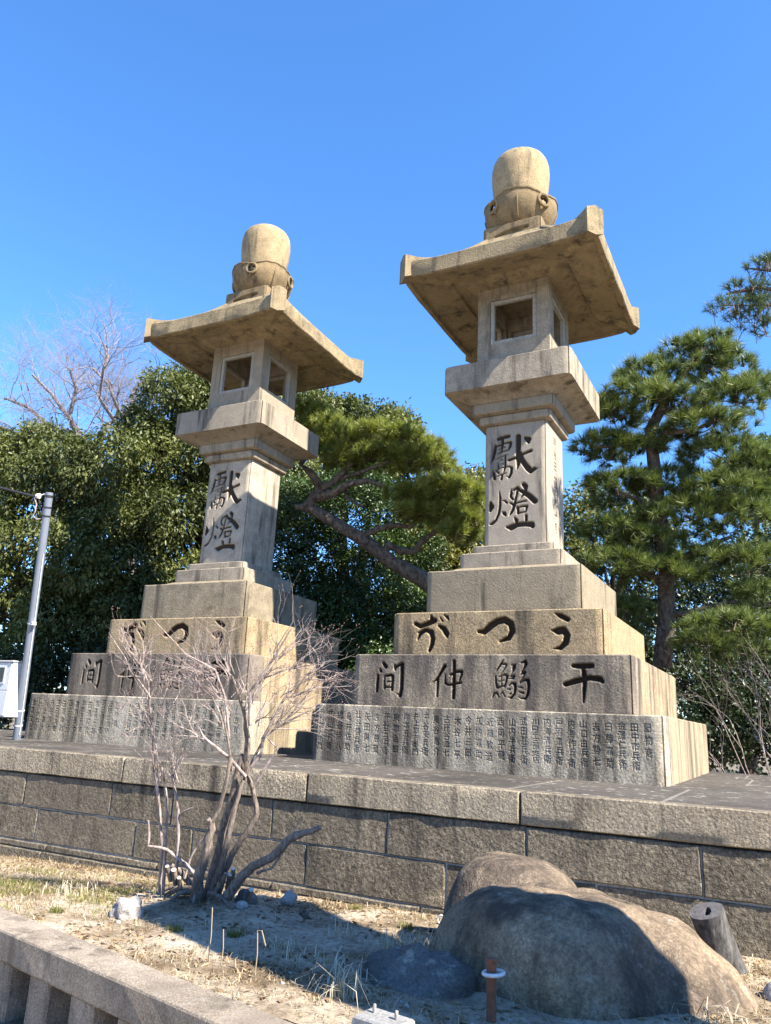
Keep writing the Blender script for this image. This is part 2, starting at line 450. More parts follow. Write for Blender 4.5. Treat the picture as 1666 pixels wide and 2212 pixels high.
# ------------------------------------------------------------------ carving
STROKES = {"shaft":[[[-0.24,5.509,0.032],[-0.16,5.524,0.0319],[-0.092,5.532,0.0335]],[[-0.18,5.489,0.0261],[-0.18,5.431,0.0277],[-0.183,5.391,0.0231],[-0.191,5.305,0.0144]],[[-0.283,5.41,0.0279],[-0.296,5.318,0.0319],[-0.324,5.217,0.026],[-0.361,5.152,0.0058]],[[-0.257,5.403,0.0162],[-0.194,5.418,0.0162],[-0.126,5.438,0.0184],[-0.064,5.439,0.023]],[[-0.061,5.427,0.0275],[-0.072,5.376,0.0258],[-0.092,5.327,0.016]],[[-0.092,5.327,0.0143],[-0.16,5.318,0.0144],[-0.25,5.289,0.0115]],[[-0.234,5.354,0.0081],[-0.182,5.365,0.0115]],[[-0.148,5.375,0.0173],[-0.148,5.373,0.0173]],[[-0.284,5.21,0.0081],[-0.204,5.234,0.0115],[-0.137,5.261,0.0137],[-0.097,5.258,0.0091]],[[-0.139,5.246,0.0172],[-0.139,5.155,0.0199],[-0.142,5.081,0.0216],[-0.158,5.026,0.0142],[-0.164,4.998,0.0102]],[[-0.241,5.167,0.0069],[-0.241,5.109,0.0172],[-0.238,5.063,0.0137]],[[-0.218,5.199,0.0057],[-0.182,5.197,0.016]],[[-0.21,5.137,0.0057],[-0.17,5.133,0.0126]],[[-0.283,5.046,0.0115],[-0.226,5.068,0.0114],[-0.159,5.083,0.0142],[-0.08,5.082,0.017],[-0.052,5.065,0.0226]],[[-0.049,5.059,0.0254],[-0.055,4.986,0.0253],[-0.085,4.927,0.0236],[-0.124,4.945,0.0056]],[[-0.32,5.044,0.0126],[-0.305,5.002,0.0258],[-0.293,4.927,0.0274]],[[-0.271,5.05,0.0126],[-0.237,5.006,0.02]],[[-0.259,4.955,0.0091],[-0.192,4.978,0.0136],[-0.13,4.994,0.0124]],[[-0.186,4.972,0.0199],[-0.194,4.911,0.0227]],[[0.048,5.51,0.0446],[0.048,5.389,0.0432],[0.043,5.275,0.0396],[0.048,5.189,0.0479],[0.045,5.104,0.0337],[0.029,5.033,0.0123]],[[-0.086,5.177,0.0284],[0.004,5.2,0.0272],[0.12,5.243,0.0253],[0.225,5.275,0.0291]],[[0.065,5.255,0.0424],[0.092,5.172,0.0421],[0.136,5.093,0.0435],[0.185,5.026,0.0472],[0.218,4.983,0.0414],[0.272,5.01,0.0331],[0.326,5.009,0.0044]],[[0.149,5.473,0.0312],[0.187,5.445,0.0508],[0.192,5.399,0.0253]],[[-0.35,4.587,0.0254],[-0.338,4.53,0.0478],[-0.354,4.476,0.0281]],[[-0.221,4.732,0.0101],[-0.21,4.652,0.0202],[-0.212,4.53,0.0234],[-0.228,4.426,0.0234],[-0.272,4.33,0.0233],[-0.322,4.29,0.0267],[-0.35,4.281,0.0195]],[[-0.179,4.602,0.0084],[-0.14,4.595,0.0195],[-0.115,4.565,0.0194]],[[-0.178,4.444,0.0111],[-0.15,4.419,0.0332],[-0.133,4.39,0.0193]],[[-0.049,4.754,0.0111],[-0.054,4.693,0.0278],[-0.062,4.649,0.0222],[-0.029,4.607,0.0194]],[[-0.018,4.739,0.0222],[0.037,4.767,0.0266],[0.05,4.744,0.0304]],[[0.031,4.712,0.0232],[0.009,4.609,0.021],[-0.007,4.533,0.0248],[-0.029,4.469,0.0275],[-0.056,4.417,0.0247],[-0.084,4.381,0.0082]],[[0.059,4.732,0.0249],[0.129,4.691,0.0412],[0.205,4.629,0.0436],[0.274,4.556,0.046]],[[0.124,4.803,0.0375],[0.146,4.773,0.0413],[0.151,4.722,0.0247]],[[0.119,4.665,0.0247],[0.086,4.629,0.0165],[0.064,4.604,0.0055]],[[-0.068,4.561,0.0166],[-0.029,4.535,0.0248]],[[0.015,4.548,0.0176],[0.086,4.563,0.0181],[0.156,4.568,0.0175]],[[0.034,4.491,0.0219],[0.042,4.441,0.0246],[0.042,4.403,0.0218]],[[0.042,4.485,0.0153],[0.107,4.498,0.0191],[0.167,4.493,0.0217]],[[0.164,4.485,0.0228],[0.15,4.421,0.0152]],[[0.058,4.407,0.0191],[0.15,4.418,0.0136]],[[-0.002,4.346,0.0191],[0.02,4.306,0.0327],[0.02,4.279,0.0218]],[[0.155,4.366,0.0243],[0.155,4.301,0.0243]],[[-0.111,4.224,0.0246],[-0.056,4.215,0.0491],[0.031,4.246,0.0407],[0.139,4.248,0.0404],[0.23,4.236,0.0455],[0.24,4.213,0.0374]]],"b3":[[[-1.0,2.824,0.0305],[-0.934,2.79,0.0344],[-0.834,2.821,0.0383],[-0.743,2.859,0.0409]],[[-0.787,2.918,0.0192],[-0.778,2.859,0.041]],[[-0.839,2.75,0.0246],[-0.93,2.699,0.0302],[-0.964,2.634,0.0206]],[[-0.96,2.712,0.0138],[-0.874,2.737,0.0342]],[[-0.845,2.737,0.0273],[-0.781,2.716,0.0407],[-0.757,2.639,0.0365],[-0.769,2.562,0.0364],[-0.802,2.491,0.0269]],[[-0.677,2.793,0.0243],[-0.613,2.753,0.0403],[-0.576,2.695,0.0401],[-0.568,2.656,0.02]],[[-0.666,2.896,0.0109],[-0.633,2.85,0.0162]],[[-0.61,2.921,0.0135],[-0.575,2.901,0.0243],[-0.553,2.865,0.0134]],[[-0.154,2.715,0.0311],[-0.094,2.708,0.0412],[-0.009,2.782,0.0488],[0.07,2.831,0.0461],[0.161,2.848,0.0458],[0.239,2.803,0.0454],[0.258,2.716,0.0427],[0.213,2.637,0.0376],[0.11,2.594,0.0202]],[[0.773,2.908,0.0146],[0.827,2.883,0.0339],[0.911,2.839,0.0336]],[[0.733,2.716,0.0181],[0.8,2.709,0.0505],[0.861,2.72,0.0455],[0.901,2.66,0.0429],[0.882,2.578,0.0428],[0.821,2.519,0.0357],[0.743,2.507,0.0096]]],"b2":[[[-1.313,2.161,0.0203],[-1.317,2.058,0.0248],[-1.318,1.973,0.0201]],[[-1.247,2.307,0.0231],[-1.211,2.264,0.0294]],[[-1.293,2.242,0.0111],[-1.277,2.212,0.023]],[[-1.09,2.282,0.0182],[-1.087,2.236,0.0227]],[[-1.084,2.257,0.0227],[-1.008,2.3,0.0226]],[[-0.994,2.292,0.0316],[-0.992,2.148,0.0287],[-0.991,2.022,0.0286],[-1.006,1.931,0.0285],[-1.05,1.954,0.0072]],[[-1.223,2.136,0.0164],[-1.217,2.009,0.0182]],[[-1.215,2.153,0.0183],[-1.137,2.167,0.0227],[-1.113,2.155,0.0227],[-1.114,1.995,0.0216]],[[-1.182,2.086,0.0127],[-1.143,2.091,0.0127]],[[-1.218,2.026,0.0164],[-1.121,2.024,0.0144]],[[-0.443,2.279,0.0277],[-0.491,2.204,0.0242],[-0.543,2.13,0.0243],[-0.606,2.079,0.0104]],[[-0.525,2.13,0.0216],[-0.526,2.032,0.0189],[-0.528,1.934,0.0154]],[[-0.327,2.337,0.0241],[-0.325,2.239,0.0257],[-0.326,2.117,0.0255],[-0.324,2.012,0.0271],[-0.326,1.923,0.0236]],[[-0.431,2.18,0.0103],[-0.428,2.083,0.0188],[-0.387,2.063,0.0188],[-0.307,2.081,0.0204],[-0.237,2.094,0.0186]],[[-0.372,2.177,0.0171],[-0.302,2.215,0.0222],[-0.231,2.22,0.0221],[-0.23,2.183,0.0186],[-0.255,2.118,0.0152]],[[0.263,2.343,0.012],[0.235,2.299,0.018],[0.192,2.241,0.0144],[0.177,2.22,0.0048]],[[0.26,2.305,0.0149],[0.297,2.305,0.0149],[0.306,2.294,0.0131],[0.273,2.241,0.0107],[0.233,2.189,0.006]],[[0.178,2.165,0.012],[0.184,2.102,0.0149],[0.197,2.045,0.0166]],[[0.218,2.166,0.0089],[0.285,2.19,0.0148],[0.316,2.173,0.0177],[0.3,2.115,0.0148],[0.282,2.058,0.013]],[[0.242,2.172,0.0095],[0.249,2.069,0.0083]],[[0.212,2.114,0.0083],[0.291,2.127,0.0083]],[[0.2,2.042,0.0148],[0.255,2.063,0.0118],[0.292,2.07,0.0118]],[[0.142,1.941,0.0119],[0.164,1.981,0.013],[0.194,1.99,0.0148],[0.219,1.943,0.0106]],[[0.234,1.972,0.0071],[0.261,2.001,0.0106],[0.286,1.956,0.0106]],[[0.358,2.294,0.0089],[0.4,2.294,0.0177],[0.388,2.26,0.0236],[0.376,2.22,0.0088],[0.34,2.168,0.0071]],[[0.358,2.174,0.0147],[0.394,2.18,0.0147],[0.382,2.151,0.0164],[0.334,2.145,0.0083]],[[0.334,2.07,0.0106],[0.364,2.099,0.0141],[0.4,2.089,0.0222],[0.406,2.038,0.0187],[0.394,1.981,0.0175],[0.352,1.935,0.0163],[0.322,1.945,0.0047]],[[0.316,2.03,0.0059],[0.346,2.031,0.0141]],[[0.334,1.98,0.0058],[0.355,1.986,0.014]],[[0.473,2.318,0.0106],[0.521,2.335,0.0205],[0.527,2.307,0.0222],[0.509,2.267,0.0152],[0.479,2.221,0.0129]],[[0.467,2.192,0.0088],[0.503,2.215,0.0233],[0.52,2.221,0.0146],[0.502,2.175,0.0116],[0.454,2.112,0.0087]],[[0.46,2.101,0.0128],[0.508,2.136,0.0163],[0.55,2.131,0.0231],[0.558,2.063,0.0196],[0.549,1.99,0.0195],[0.519,1.934,0.0172],[0.472,1.938,0.0115],[0.442,1.954,0.0046]],[[0.442,2.056,0.0058],[0.484,2.051,0.0128]],[[0.448,2.005,0.0087],[0.496,1.995,0.0162]],[[1.05,2.292,0.0272],[1.148,2.286,0.0359],[1.246,2.294,0.0327]],[[0.962,2.097,0.0332],[1.069,2.129,0.0374],[1.22,2.168,0.0326],[1.331,2.155,0.0352],[1.352,2.133,0.0263]],[[1.155,2.241,0.0299],[1.168,2.167,0.0357],[1.161,2.064,0.0266],[1.151,1.918,0.0147]]]}


def glyph_masks(chars, res=48):
    """little bitmaps of characters, from the outlines of the built-in font"""
    cu = bpy.data.curves.new('glyph_sheet', 'FONT')
    cu.body = chars
    cu.size = 1.0
    cu.resolution_u = 3
    ob = bpy.data.objects.new('glyph_sheet', cu)
    COL.objects.link(ob)
    bpy.context.view_layer.update()
    dg = bpy.context.evaluated_depsgraph_get()
    ev = ob.evaluated_get(dg)
    me = ev.to_mesh()
    me.calc_loop_triangles()
    V = np.array([v.co[:2] for v in me.vertices])
    T = np.array([t.vertices[:] for t in me.loop_triangles])
    ev.to_mesh_clear()
    bpy.data.objects.remove(ob)
    bpy.data.curves.remove(cu)
    adv = (V[:, 0].max() - V[:, 0].min()) / max(1, len(chars))
    # full-width characters advance by the same step
    tri = V[T]
    cx = tri[:, :, 0].mean(1)
    step = 1.0
    best = None
    for s_ in np.linspace(adv * 0.97, adv * 1.05, 60):
        fr = (cx / s_) % 1.0
        sc = np.minimum(fr, 1 - fr).min()
        h = ((fr < 0.04) | (fr > 0.96)).sum()
        if best is None or h < best[0]: best = (h, s_)
    step = best[1]
    ymin, ymax = V[:, 1].min(), V[:, 1].max()
    gx, gy = np.meshgrid((np.arange(res) + .5) / res, (np.arange(res) + .5) / res)
    out = {}
    k = np.clip((cx / step).astype(int), 0, len(chars) - 1)
    for i, ch in enumerate(chars):
        m = np.zeros((res, res), bool)
        for t in tri[k == i]:
            a = (t - [i * step, ymin]) / step
            a[:, 1] = (t[:, 1] - ymin) / max(1e-6, (ymax - ymin))
            x0, x1 = a[:, 0].min(), a[:, 0].max()
            y0, y1 = a[:, 1].min(), a[:, 1].max()
            i0, i1 = max(0, int(x0 * res) - 1), min(res, int(x1 * res) + 2)
            j0, j1 = max(0, int(y0 * res) - 1), min(res, int(y1 * res) + 2)
            X, Y = gx[j0:j1, i0:i1], gy[j0:j1, i0:i1]
            d = lambda p, q: (q[0] - p[0]) * (Y - p[1]) - (q[1] - p[1]) * (X - p[0])
            e0, e1, e2 = d(a[0], a[1]), d(a[1], a[2]), d(a[2], a[0])
            m[j0:j1, i0:i1] |= ((e0 >= 0) & (e1 >= 0) & (e2 >= 0)) | ((e0 <= 0) & (e1 <= 0) & (e2 <= 0))
        f = m.astype(float)
        p = np.pad(f, 1)
        f = np.maximum(f, 0.3 * np.maximum.reduce([p[1:-1, :-2], p[1:-1, 2:], p[:-2, 1:-1], p[2:, 1:-1]]))
        out[ch] = f
    return out


R_NAMES = ['肥物商', '田中市兵衛', '金澤仁兵衛', '白藤嘉助', '志方勢七', '山口由兵衛', '内海作兵衛', '戸羽重兵衛', '内海清兵衛', '川口平三郎支店',
           '武田甚兵衛', '山内半兵衛', '西岡平蔵', '近藤歓造', '加納嘉助', '今井三郎', '木谷七平', '古座谷幸七', '泉谷亀介', '平谷安兵衛', '井上惣右衛門',
           '岸本五兵衛', '泉惣治郎', '平谷五兵衛', '志方辰蔵', '矢田與七', '辻谷善兵衛', '亀井佐助', '綿谷伊八', '中川喜兵衛', '芳村清左衛門']
L_NAMES = ['○方有○', '○産二支店', '四拾二國立銀行', '内國通運', '大阪倉庫会社', '伏見屋七', '鎌田平右衛門', '金澤和助', '芝谷清左衛門', '右近権左衛門', '中村三郎',
           '西田平吉', '田村勘郎', '古谷次郎', '近江屋重兵衛', '', '肥物商', '近藤徳兵衛', '河田儀兵衛', '堀本豊次郎', '田邊卯吉', '岸本五兵衛', '高島長七', '圓山荘五郎',
           '玉澤幸助', '太田卯兵衛', '舟谷直七', '川上善六', '江川六兵衛', '金澤文七']
SIDE = '明治三十三年一月'
_chars = ''.join(sorted(set(''.join(R_NAMES + L_NAMES) + SIDE) - {'○'}))
GLYPH = glyph_masks(_chars)


def stroke_field(strokes, U, Z):
    """signed distance (negative inside) to brush strokes on a grid"""
    D = np.full(U.shape, 9.0)
    u0, z0 = U[0, 0], Z[0, 0]
    du, dz = U[0, 1] - U[0, 0], Z[1, 0] - Z[0, 0]
    for st in strokes:
        for (xa, za, ra), (xb, zb, rb) in zip(st[:-1], st[1:]):
            pad = max(ra, rb) + 0.03
            i0 = max(0, int((min(xa, xb) - pad - u0) / du)); i1 = min(U.shape[1], int((max(xa, xb) + pad - u0) / du) + 2)
            j0 = max(0, int((min(za, zb) - pad - z0) / dz)); j1 = min(U.shape[0], int((max(za, zb) + pad - z0) / dz) + 2)
            if i1 <= i0 or j1 <= j0: continue
            X, Y = U[j0:j1, i0:i1], Z[j0:j1, i0:i1]
            dx, dy = xb - xa, zb - za
            t = np.clip(((X - xa) * dx + (Y - za) * dy) / max(1e-9, dx * dx + dy * dy), 0, 1)
            d = np.hypot(X - xa - t * dx, Y - za - t * dy) - (ra + (rb - ra) * t)
            D[j0:j1, i0:i1] = np.minimum(D[j0:j1, i0:i1], d)
    return D


def stamp(depth, U, Z, ch, cx, cz, w, h, amt):
    u0, z0 = U[0, 0], Z[0, 0]
    du, dz = U[0, 1] - U[0, 0], Z[1, 0] - Z[0, 0]
    i0 = max(0, int((cx - w / 2 - u0) / du)); i1 = min(U.shape[1], int((cx + w / 2 - u0) / du) + 1)
    j0 = max(0, int((cz - h / 2 - z0) / dz)); j1 = min(U.shape[0], int((cz + h / 2 - z0) / dz) + 1)
    X, Y = U[j0:j1, i0:i1], Z[j0:j1, i0:i1]
    a = (X - cx) / w + .5
    b = (Y - cz) / h + .5
    g = GLYPH[ch]
    n = g.shape[0]
    acc = 0
    for ox in (-.25, .25):
        for oy in (-.25, .25):
            ii = np.clip(((a + ox * du / w) * n).astype(int), 0, n - 1)
            jj = np.clip(((b + oy * dz / h) * n).astype(int), 0, n - 1)
            acc = acc + g[jj, ii] * 0.25
    depth[j0:j1, i0:i1] = np.maximum(depth[j0:j1, i0:i1], acc * amt)


def carved_panel(name, u0, u1, z0, z1, cell, place, strokes=None, names=None, side=None, dmax=0.042, seed=0):
    """a panel of stone with characters cut into it; place(u, depth, z) -> points"""
    nu, nz = int(round((u1 - u0) / cell)) + 1, int(round((z1 - z0) / cell)) + 1
    U, Z = np.meshgrid(np.linspace(u0, u1, nu), np.linspace(z0, z1, nz))
    rs = np.random.RandomState(seed + 5)
    dep = np.zeros(U.shape)
    if strokes is not None:
        D = stroke_field(strokes, U, Z)
        D = D + (rs.rand(*D.shape) - .5) * 0.003
        dep = np.clip(-D * 2.6, 0, dmax)
        car = np.clip((-D - 0.004) / 0.008, 0, 1)
    else:
        if names is not None:
            cols, top, bot, ul, ur, w = names
            for i, s in enumerate(cols):
                cx = ur + (ul - ur) * i / (len(cols) - 1)
                n = len(s)
                if not n: continue
                z_t, z_b = top + (rs.rand() - .5) * .02, bot + (rs.rand() - .5) * .03
                if n <= 3: z_b = z_t - 0.35
                pitch = (z_t - z_b) / max(n, 4)
                gap = (z_t - z_b) / n
                for q, ch in enumerate(s):
                    if ch == '○': continue
                    h = min(0.095, gap * 1.02)
                    stamp(dep, U, Z, ch, cx + (rs.rand() - .5) * .01, z_t - gap * (q + .5), w * rs.uniform(.9, 1.1), h * rs.uniform(.85, 1.0), 0.010 * rs.uniform(.45, 1.0))
        if side is not None:
            s, cu, top, bot, w = side
            gap = (top - bot) / len(s)
            for q, ch in enumerate(s):
                stamp(dep, U, Z, ch, cu, top - gap * (q + .5), w, gap * .8, 0.013)
        car = np.clip(dep / 0.008, 0, 1) * (0.42 if side is None else 0.8)
    e = np.ones(U.shape)
    e[0, :] = e[-1, :] = 0
    e[:, 0] = e[:, -1] = 0
    dep *= e
    pts = place(U, dep, Z).reshape(-1, 3)
    idx = np.arange(nu * nz).reshape(nz, nu)
    F = np.stack([idx[:-1, :-1], idx[:-1, 1:], idx[1:, 1:], idx[1:, :-1]], -1).reshape(-1, 4)
    me = np_mesh(name, pts, F, smooth=True)
    a = me.attributes.new('carve', 'FLOAT', 'POINT')
    a.data.foreach_set('value', car.ravel().astype(np.float32))
    return me


FRONT = lambda w: (lambda U, D, Z: np.stack([U, -w + D, Z], -1))
RIGHT = lambda w: (lambda U, D, Z: np.stack([w - D, U, Z], -1))

# ------------------------------------------------------------------ the two lanterns
CORN = [(0.0, -.10), (-.006, -.055), (-.020, -.034), (-.044, -.044), (-.034, -.020), (-.055, -.006), (-.10, 0.0)]


def plan(w, d0=None, d1=None, cs=1.0, front=True, back=True):
    """outline of a square stone seen from above, counter-clockwise from the front right, corners cut with a groove"""
    y0 = -w if d0 is None else d0
    y1 = w if d1 is None else d1
    pts = []
    # front right (x=+w, y=y0): arrives along the front face, leaves up the right face
    fr = [(w + b * cs, y0 - a * cs) for a, b in CORN] if front else [(w, y0)]
    pts += fr
    br = [(w + a * cs, y1 + b * cs) for a, b in CORN] if back else [(w, y1)]
    pts += br
    bl = [(-w - b * cs, y1 + a * cs) for a, b in CORN] if back else [(-w, y1)]
    pts += bl
    fl = [(-w - a * cs, y0 - b * cs) for a, b in CORN] if front else [(-w, y0)]
    pts += fl
    return pts


def shrink(pts, e):
    cx = sum(p[0] for p in pts) / len(pts)
    cy = (min(p[1] for p in pts) + max(p[1] for p in pts)) / 2
    out = []
    for x, y in pts:
        out.append((x - math.copysign(e, x - cx), y - math.copysign(e, y - cy)))
    return out


def slab_stone(mb, pts, z0, z1, bev=0.012, open_front=False, open_right=False):
    n = len(pts)
    rings = [[(x, y, z0) for x, y in shrink(pts, bev)], [(x, y, z0 + bev) for x, y in pts],
             [(x, y, z1 - bev) for x, y in pts], [(x, y, z1) for x, y in shrink(pts, bev)]]
    def sk(k, i):
        if k != 1: return False
        if open_front and i == n - 1: return True
        if open_right and i == 6: return True
        return False
    mb.rings(rings, True, True, skip=sk)


def square_lathe(mb, prof, cs=1.0, cap0=True, cap1=True, skip=None):
    mb.rings([[(x, y, z) for x, y in plan(w, cs=cs * (c if c else 1))] for w, z, c in [(p + (None,))[:3] for p in prof]], cap0, cap1, skip=skip)


def merged(name, me_a, me_b, mat):
    """one mesh out of a stone and its carved panel"""
    bm = bmesh.new()
    for me in (me_a, me_b):
        bm.from_mesh(me)
    me = bpy.data.meshes.new(name)
    bm.to_mesh(me)
    bm.free()
    me.materials.append(mat)
    return me


def flat(mb, name, angle=40):
    me = mb.mesh(name, angle)
    return me


PLAT = 1.163
lantern = empty('stone_lantern', (0, 0, 0), R(-0.2))
tag(lantern, 'tall stone lantern on the right, nearer the camera, with two pines behind it', 'stone lantern', 'tall inscribed stone lanterns in a row')


def tier(w, z0, z1, mat, side, panel_cell, strokes=None, names=None, th=0.34):
    body = MB()
    slab_stone(body, plan(w, d0=-w + th + 0.006, front=False, cs=1.0), z0, z1)
    b = body.build('base_tier', side, lantern, 30)
    fs = MB()
    slab_stone(fs, plan(w, d1=-w + th, back=False, cs=1.0), z0, z1, open_front=True)
    pan = carved_panel('panel', -w + .10, w - .10, z0 + .012, z1 - .012, panel_cell, FRONT(w), strokes=strokes, names=names, seed=int(w * 10), dmax=.055)
    me = merged('facing_stone', fs.mesh('f', 30), pan, mat)
    return b, link('facing_stone', me, mat, b)


t1, f1 = tier(2.0, PLAT - .02, 1.80, M_tier1, M_tier1s, 0.005, names=(R_NAMES, 1.73, 1.275, -1.86, 1.84, 0.078))
t2, f2 = tier(1.67, 1.80, 2.413, M_tier2, M_tier2s, 0.0062, strokes=STROKES['b2'])
t3, f3 = tier(1.327, 2.413, 2.962, M_tier3, M_tier3, 0.0062, strokes=STROKES['b3'])
# plinth with a dished top
mb = MB()
W4 = 1.022
rings = []
pl4 = plan(W4)
rings.append([(x, y, 2.962) for x, y in shrink(pl4, .012)])
rings.append([(x, y, 2.974) for x, y in pl4])
def rise(x, y, w): return 0.03 * (min(abs(x), abs(y)) / w) ** 6
rings.append([(x, y, 3.515 + rise(x, y, W4)) for x, y in pl4])
rings.append([(x * .988, y * .988, 3.527 + rise(x, y, W4)) for x, y in pl4])
for w, z in ((.92, 3.545), (.82, 3.578), (.74, 3.62), (.70, 3.632)):
    rings.append([(x * w / W4, y * w / W4, z) for x, y in pl4])
mb.rings(rings, True, True)
mb.build('plinth', M_plinth, lantern, 35)
for w, z0, z1 in ((.694, 3.625, 3.832), (.567, 3.832, 3.955)):
    mb = MB()
    slab_stone(mb, plan(w, cs=.8), z0, z1)
    mb.build('step', M_upper, lantern, 30)
# shaft
WS = .443
mb = MB()
slab_stone(mb, plan(WS, cs=.75), 3.955, 5.707, open_front=True, open_right=True)
ps = carved_panel('panel', -WS + .075, WS - .075, 3.967, 5.695, 0.0055, FRONT(WS), strokes=STROKES['shaft'], dmax=0.036)
pr = carved_panel('panel', -WS + .075, WS - .075, 3.967, 5.695, 0.0065, RIGHT(WS), side=(SIDE, -0.01, 5.60, 4.18, 0.15))
me = merged('shaft', merged('s', mb.mesh('f', 30), ps, M_shaft), pr, M_shaft)
link('shaft', me, M_shaft, lantern)
mb = MB()
square_lathe(mb, [(.455, 5.707), (.505, 5.722), (.515, 5.74), (.515, 5.825), (.49, 5.838)], cs=.7)
mb.build('collar', M_upper, lantern, 30)
mb = MB()
square_lathe(mb, [(.52, 5.838), (.585, 5.853), (.598, 5.868), (.598, 5.99), (.59, 6.0)], cs=.8)
mb.build('collar', M_upper, lantern, 30)
mb = MB()
square_lathe(mb, [(.60, 6.0), (.63, 6.02), (.69, 6.05), (.76, 6.075), (.83, 6.095), (.88, 6.106), (.902, 6.115), (.902, 6.50), (.89, 6.512), (.62, 6.517)], cs=1.0)
mb.build('upper_platform', M_upper, lantern, 30)
mb = MB()
square_lathe(mb, [(.66, 6.517), (.66, 6.545), (.64, 6.55)], cs=.5)
mb.build('sill_course', M_upper, lantern, 30)
# fire box: four walls with window holes
mb = MB()
WB, TH = .533, .13
zb0, zb1, zw0, zw1, hw = 6.55, 7.84, 6.935, 7.64, .345
for k in range(4):
    M = Matrix.Rotation(k * math.pi / 2, 4, 'Z')
    x0, x1 = -WB, WB - TH - .002
    mb.box(x0, -hw, -WB, -WB + TH, zb0, zb1, M=M)
    mb.box(hw, x1, -WB, -WB + TH, zb0, zb1, M=M)
    mb.box(-hw, hw, -WB, -WB + TH, zb0, zw0, M=M)
    mb.box(-hw, hw, -WB, -WB + TH, zw1, zb1, M=M)
fb = mb.build('fire_box', M_upper, lantern)
for k in range(4):
    M = Matrix.Rotation(k * math.pi / 2, 4, 'Z')
    f = MB()
    o, i_, y0, y1 = hw - .003, hw - .058, -WB + .008, -WB + .07
    f.box(-o, -i_, y0, y1, zw0 + .003, zw1 - .003, .006, M=M)
    f.box(i_, o, y0, y1, zw0 + .003, zw1 - .003, .006, M=M)
    f.box(-i_, i_, y0 + .002, y1, zw0 + .003, zw0 + .058, .006, M=M)
    f.box(-i_, i_, y0 + .002, y1, zw1 - .058, zw1 - .003, .006, M=M)
    f.build('window_frame', M_frame, fb)
# roof
WR, W0 = 1.40, .46
EB, ET = 7.75, 8.005
CUT = 2 * 1.365
def lift(x, y, w):
    a, b = abs(x), abs(y)
    return (min(a, b) / w) ** 5 if w > 0 else 0
def zt(w, x, y):
    u = (w - W0) / (WR - W0)
    return ET + .75 * (1 - u) ** 1.45 + .07 * lift(x, y, w) * max(0, u) ** 2
def zbot(w, x, y):
    c = .07 * lift(x, y, w) * max(0, min(1, (w - .8) / (WR - .8))) ** 2
    prof = [(.50, 7.84), (.56, 7.842), (.62, 7.862), (.70, 7.888), (.78, 7.915), (.83, 7.918), (.855, 7.88), (1.0, 7.855), (1.2, 7.815), (1.315, 7.80), (1.325, 7.748), (WR, EB)]
    for (a, za), (b, zb_) in zip(prof[:-1], prof[1:]):
        if w <= b: return za + (zb_ - za) * (w - a) / (b - a) + c
    return EB + c
NS = 14
def sqring(w, zf, wob=0.0, seed=0):
    pts = []
    for k in range(4):
        a = k * math.pi / 2
        for i in range(NS):
            s = -1 + 2 * i / NS
            x, y = s * w, -w
            xx, yy = x * math.cos(a) - y * math.sin(a), x * math.sin(a) + y * math.cos(a)
            z = zf(w, xx, yy)
            e = abs(xx) + abs(yy) - (CUT - .03)
            if e > 0:
                xx -= math.copysign(e / 2, xx); yy -= math.copysign(e / 2, yy)
            if wob:
                nz = noise.noise(Vector((xx * 3 + seed, yy * 3, z * 3))) * wob
                xx *= 1 + nz; yy *= 1 + nz
            pts.append((xx, yy, z))
    return pts
mb = MB()
rr = [sqring(w, zbot) for w in (.46, .56, .62, .70, .78, .83, .855, 1.0, 1.2, 1.315, 1.325)]
rr.append(sqring(WR - .012, zbot))
rr.append(sqring(WR, lambda w, x, y: zbot(w, x, y) + .015, .008))
rr.append(sqring(WR, lambda w, x, y: zt(w, x, y) - .09, .008, 3))
rr.append(sqring(WR, lambda w, x, y: zt(w, x, y) - .015, .008, 7))
rr.append(sqring(WR - .015, zt))
for w in (1.3, 1.22, 1.1, .98, .86, .74, .62, .52, .44): rr.append(sqring(w, zt))
mb.rings(rr, True, True)
roof = mb.build('roof', M_roof, lantern, 32)
for k in range(4):       # hip ridges that end in blunt upturned blocks
    rb = MB()
    a = k * math.pi / 2 - math.pi / 4
    ca, sa = math.cos(a), math.sin(a)
    secs = []
    for d in (.45, .6, .75, .86, .95, 1.04, 1.12, 1.2, 1.3, 1.38):
        top = zt(min(d, 1.40), d, d)
        u = (d - .45) / .93
        hwid = .075 + .045 * u ** 1.5
        up = .02 + .065 * u ** 2
        low = zbot(min(d, 1.40), d, d) - .03 - .04 * max(0, (d - .8) / .5) ** 2 if d > .8 else top - .12
        if d > 1.28: up += .012
        r_ = d * math.sqrt(2)
        ring = []
        for off, z in ((-hwid, low + .03), (0, low), (hwid, low + .03), (hwid, top + up - .05), (0, top + up), (-hwid, top + up - .05)):
            ring.append((ca * r_ - sa * off, sa * r_ + ca * off, z))
        secs.append(ring)
    rb.rings(secs, True, True)
    rb.build('hip_ridge', M_roof, roof, 30)
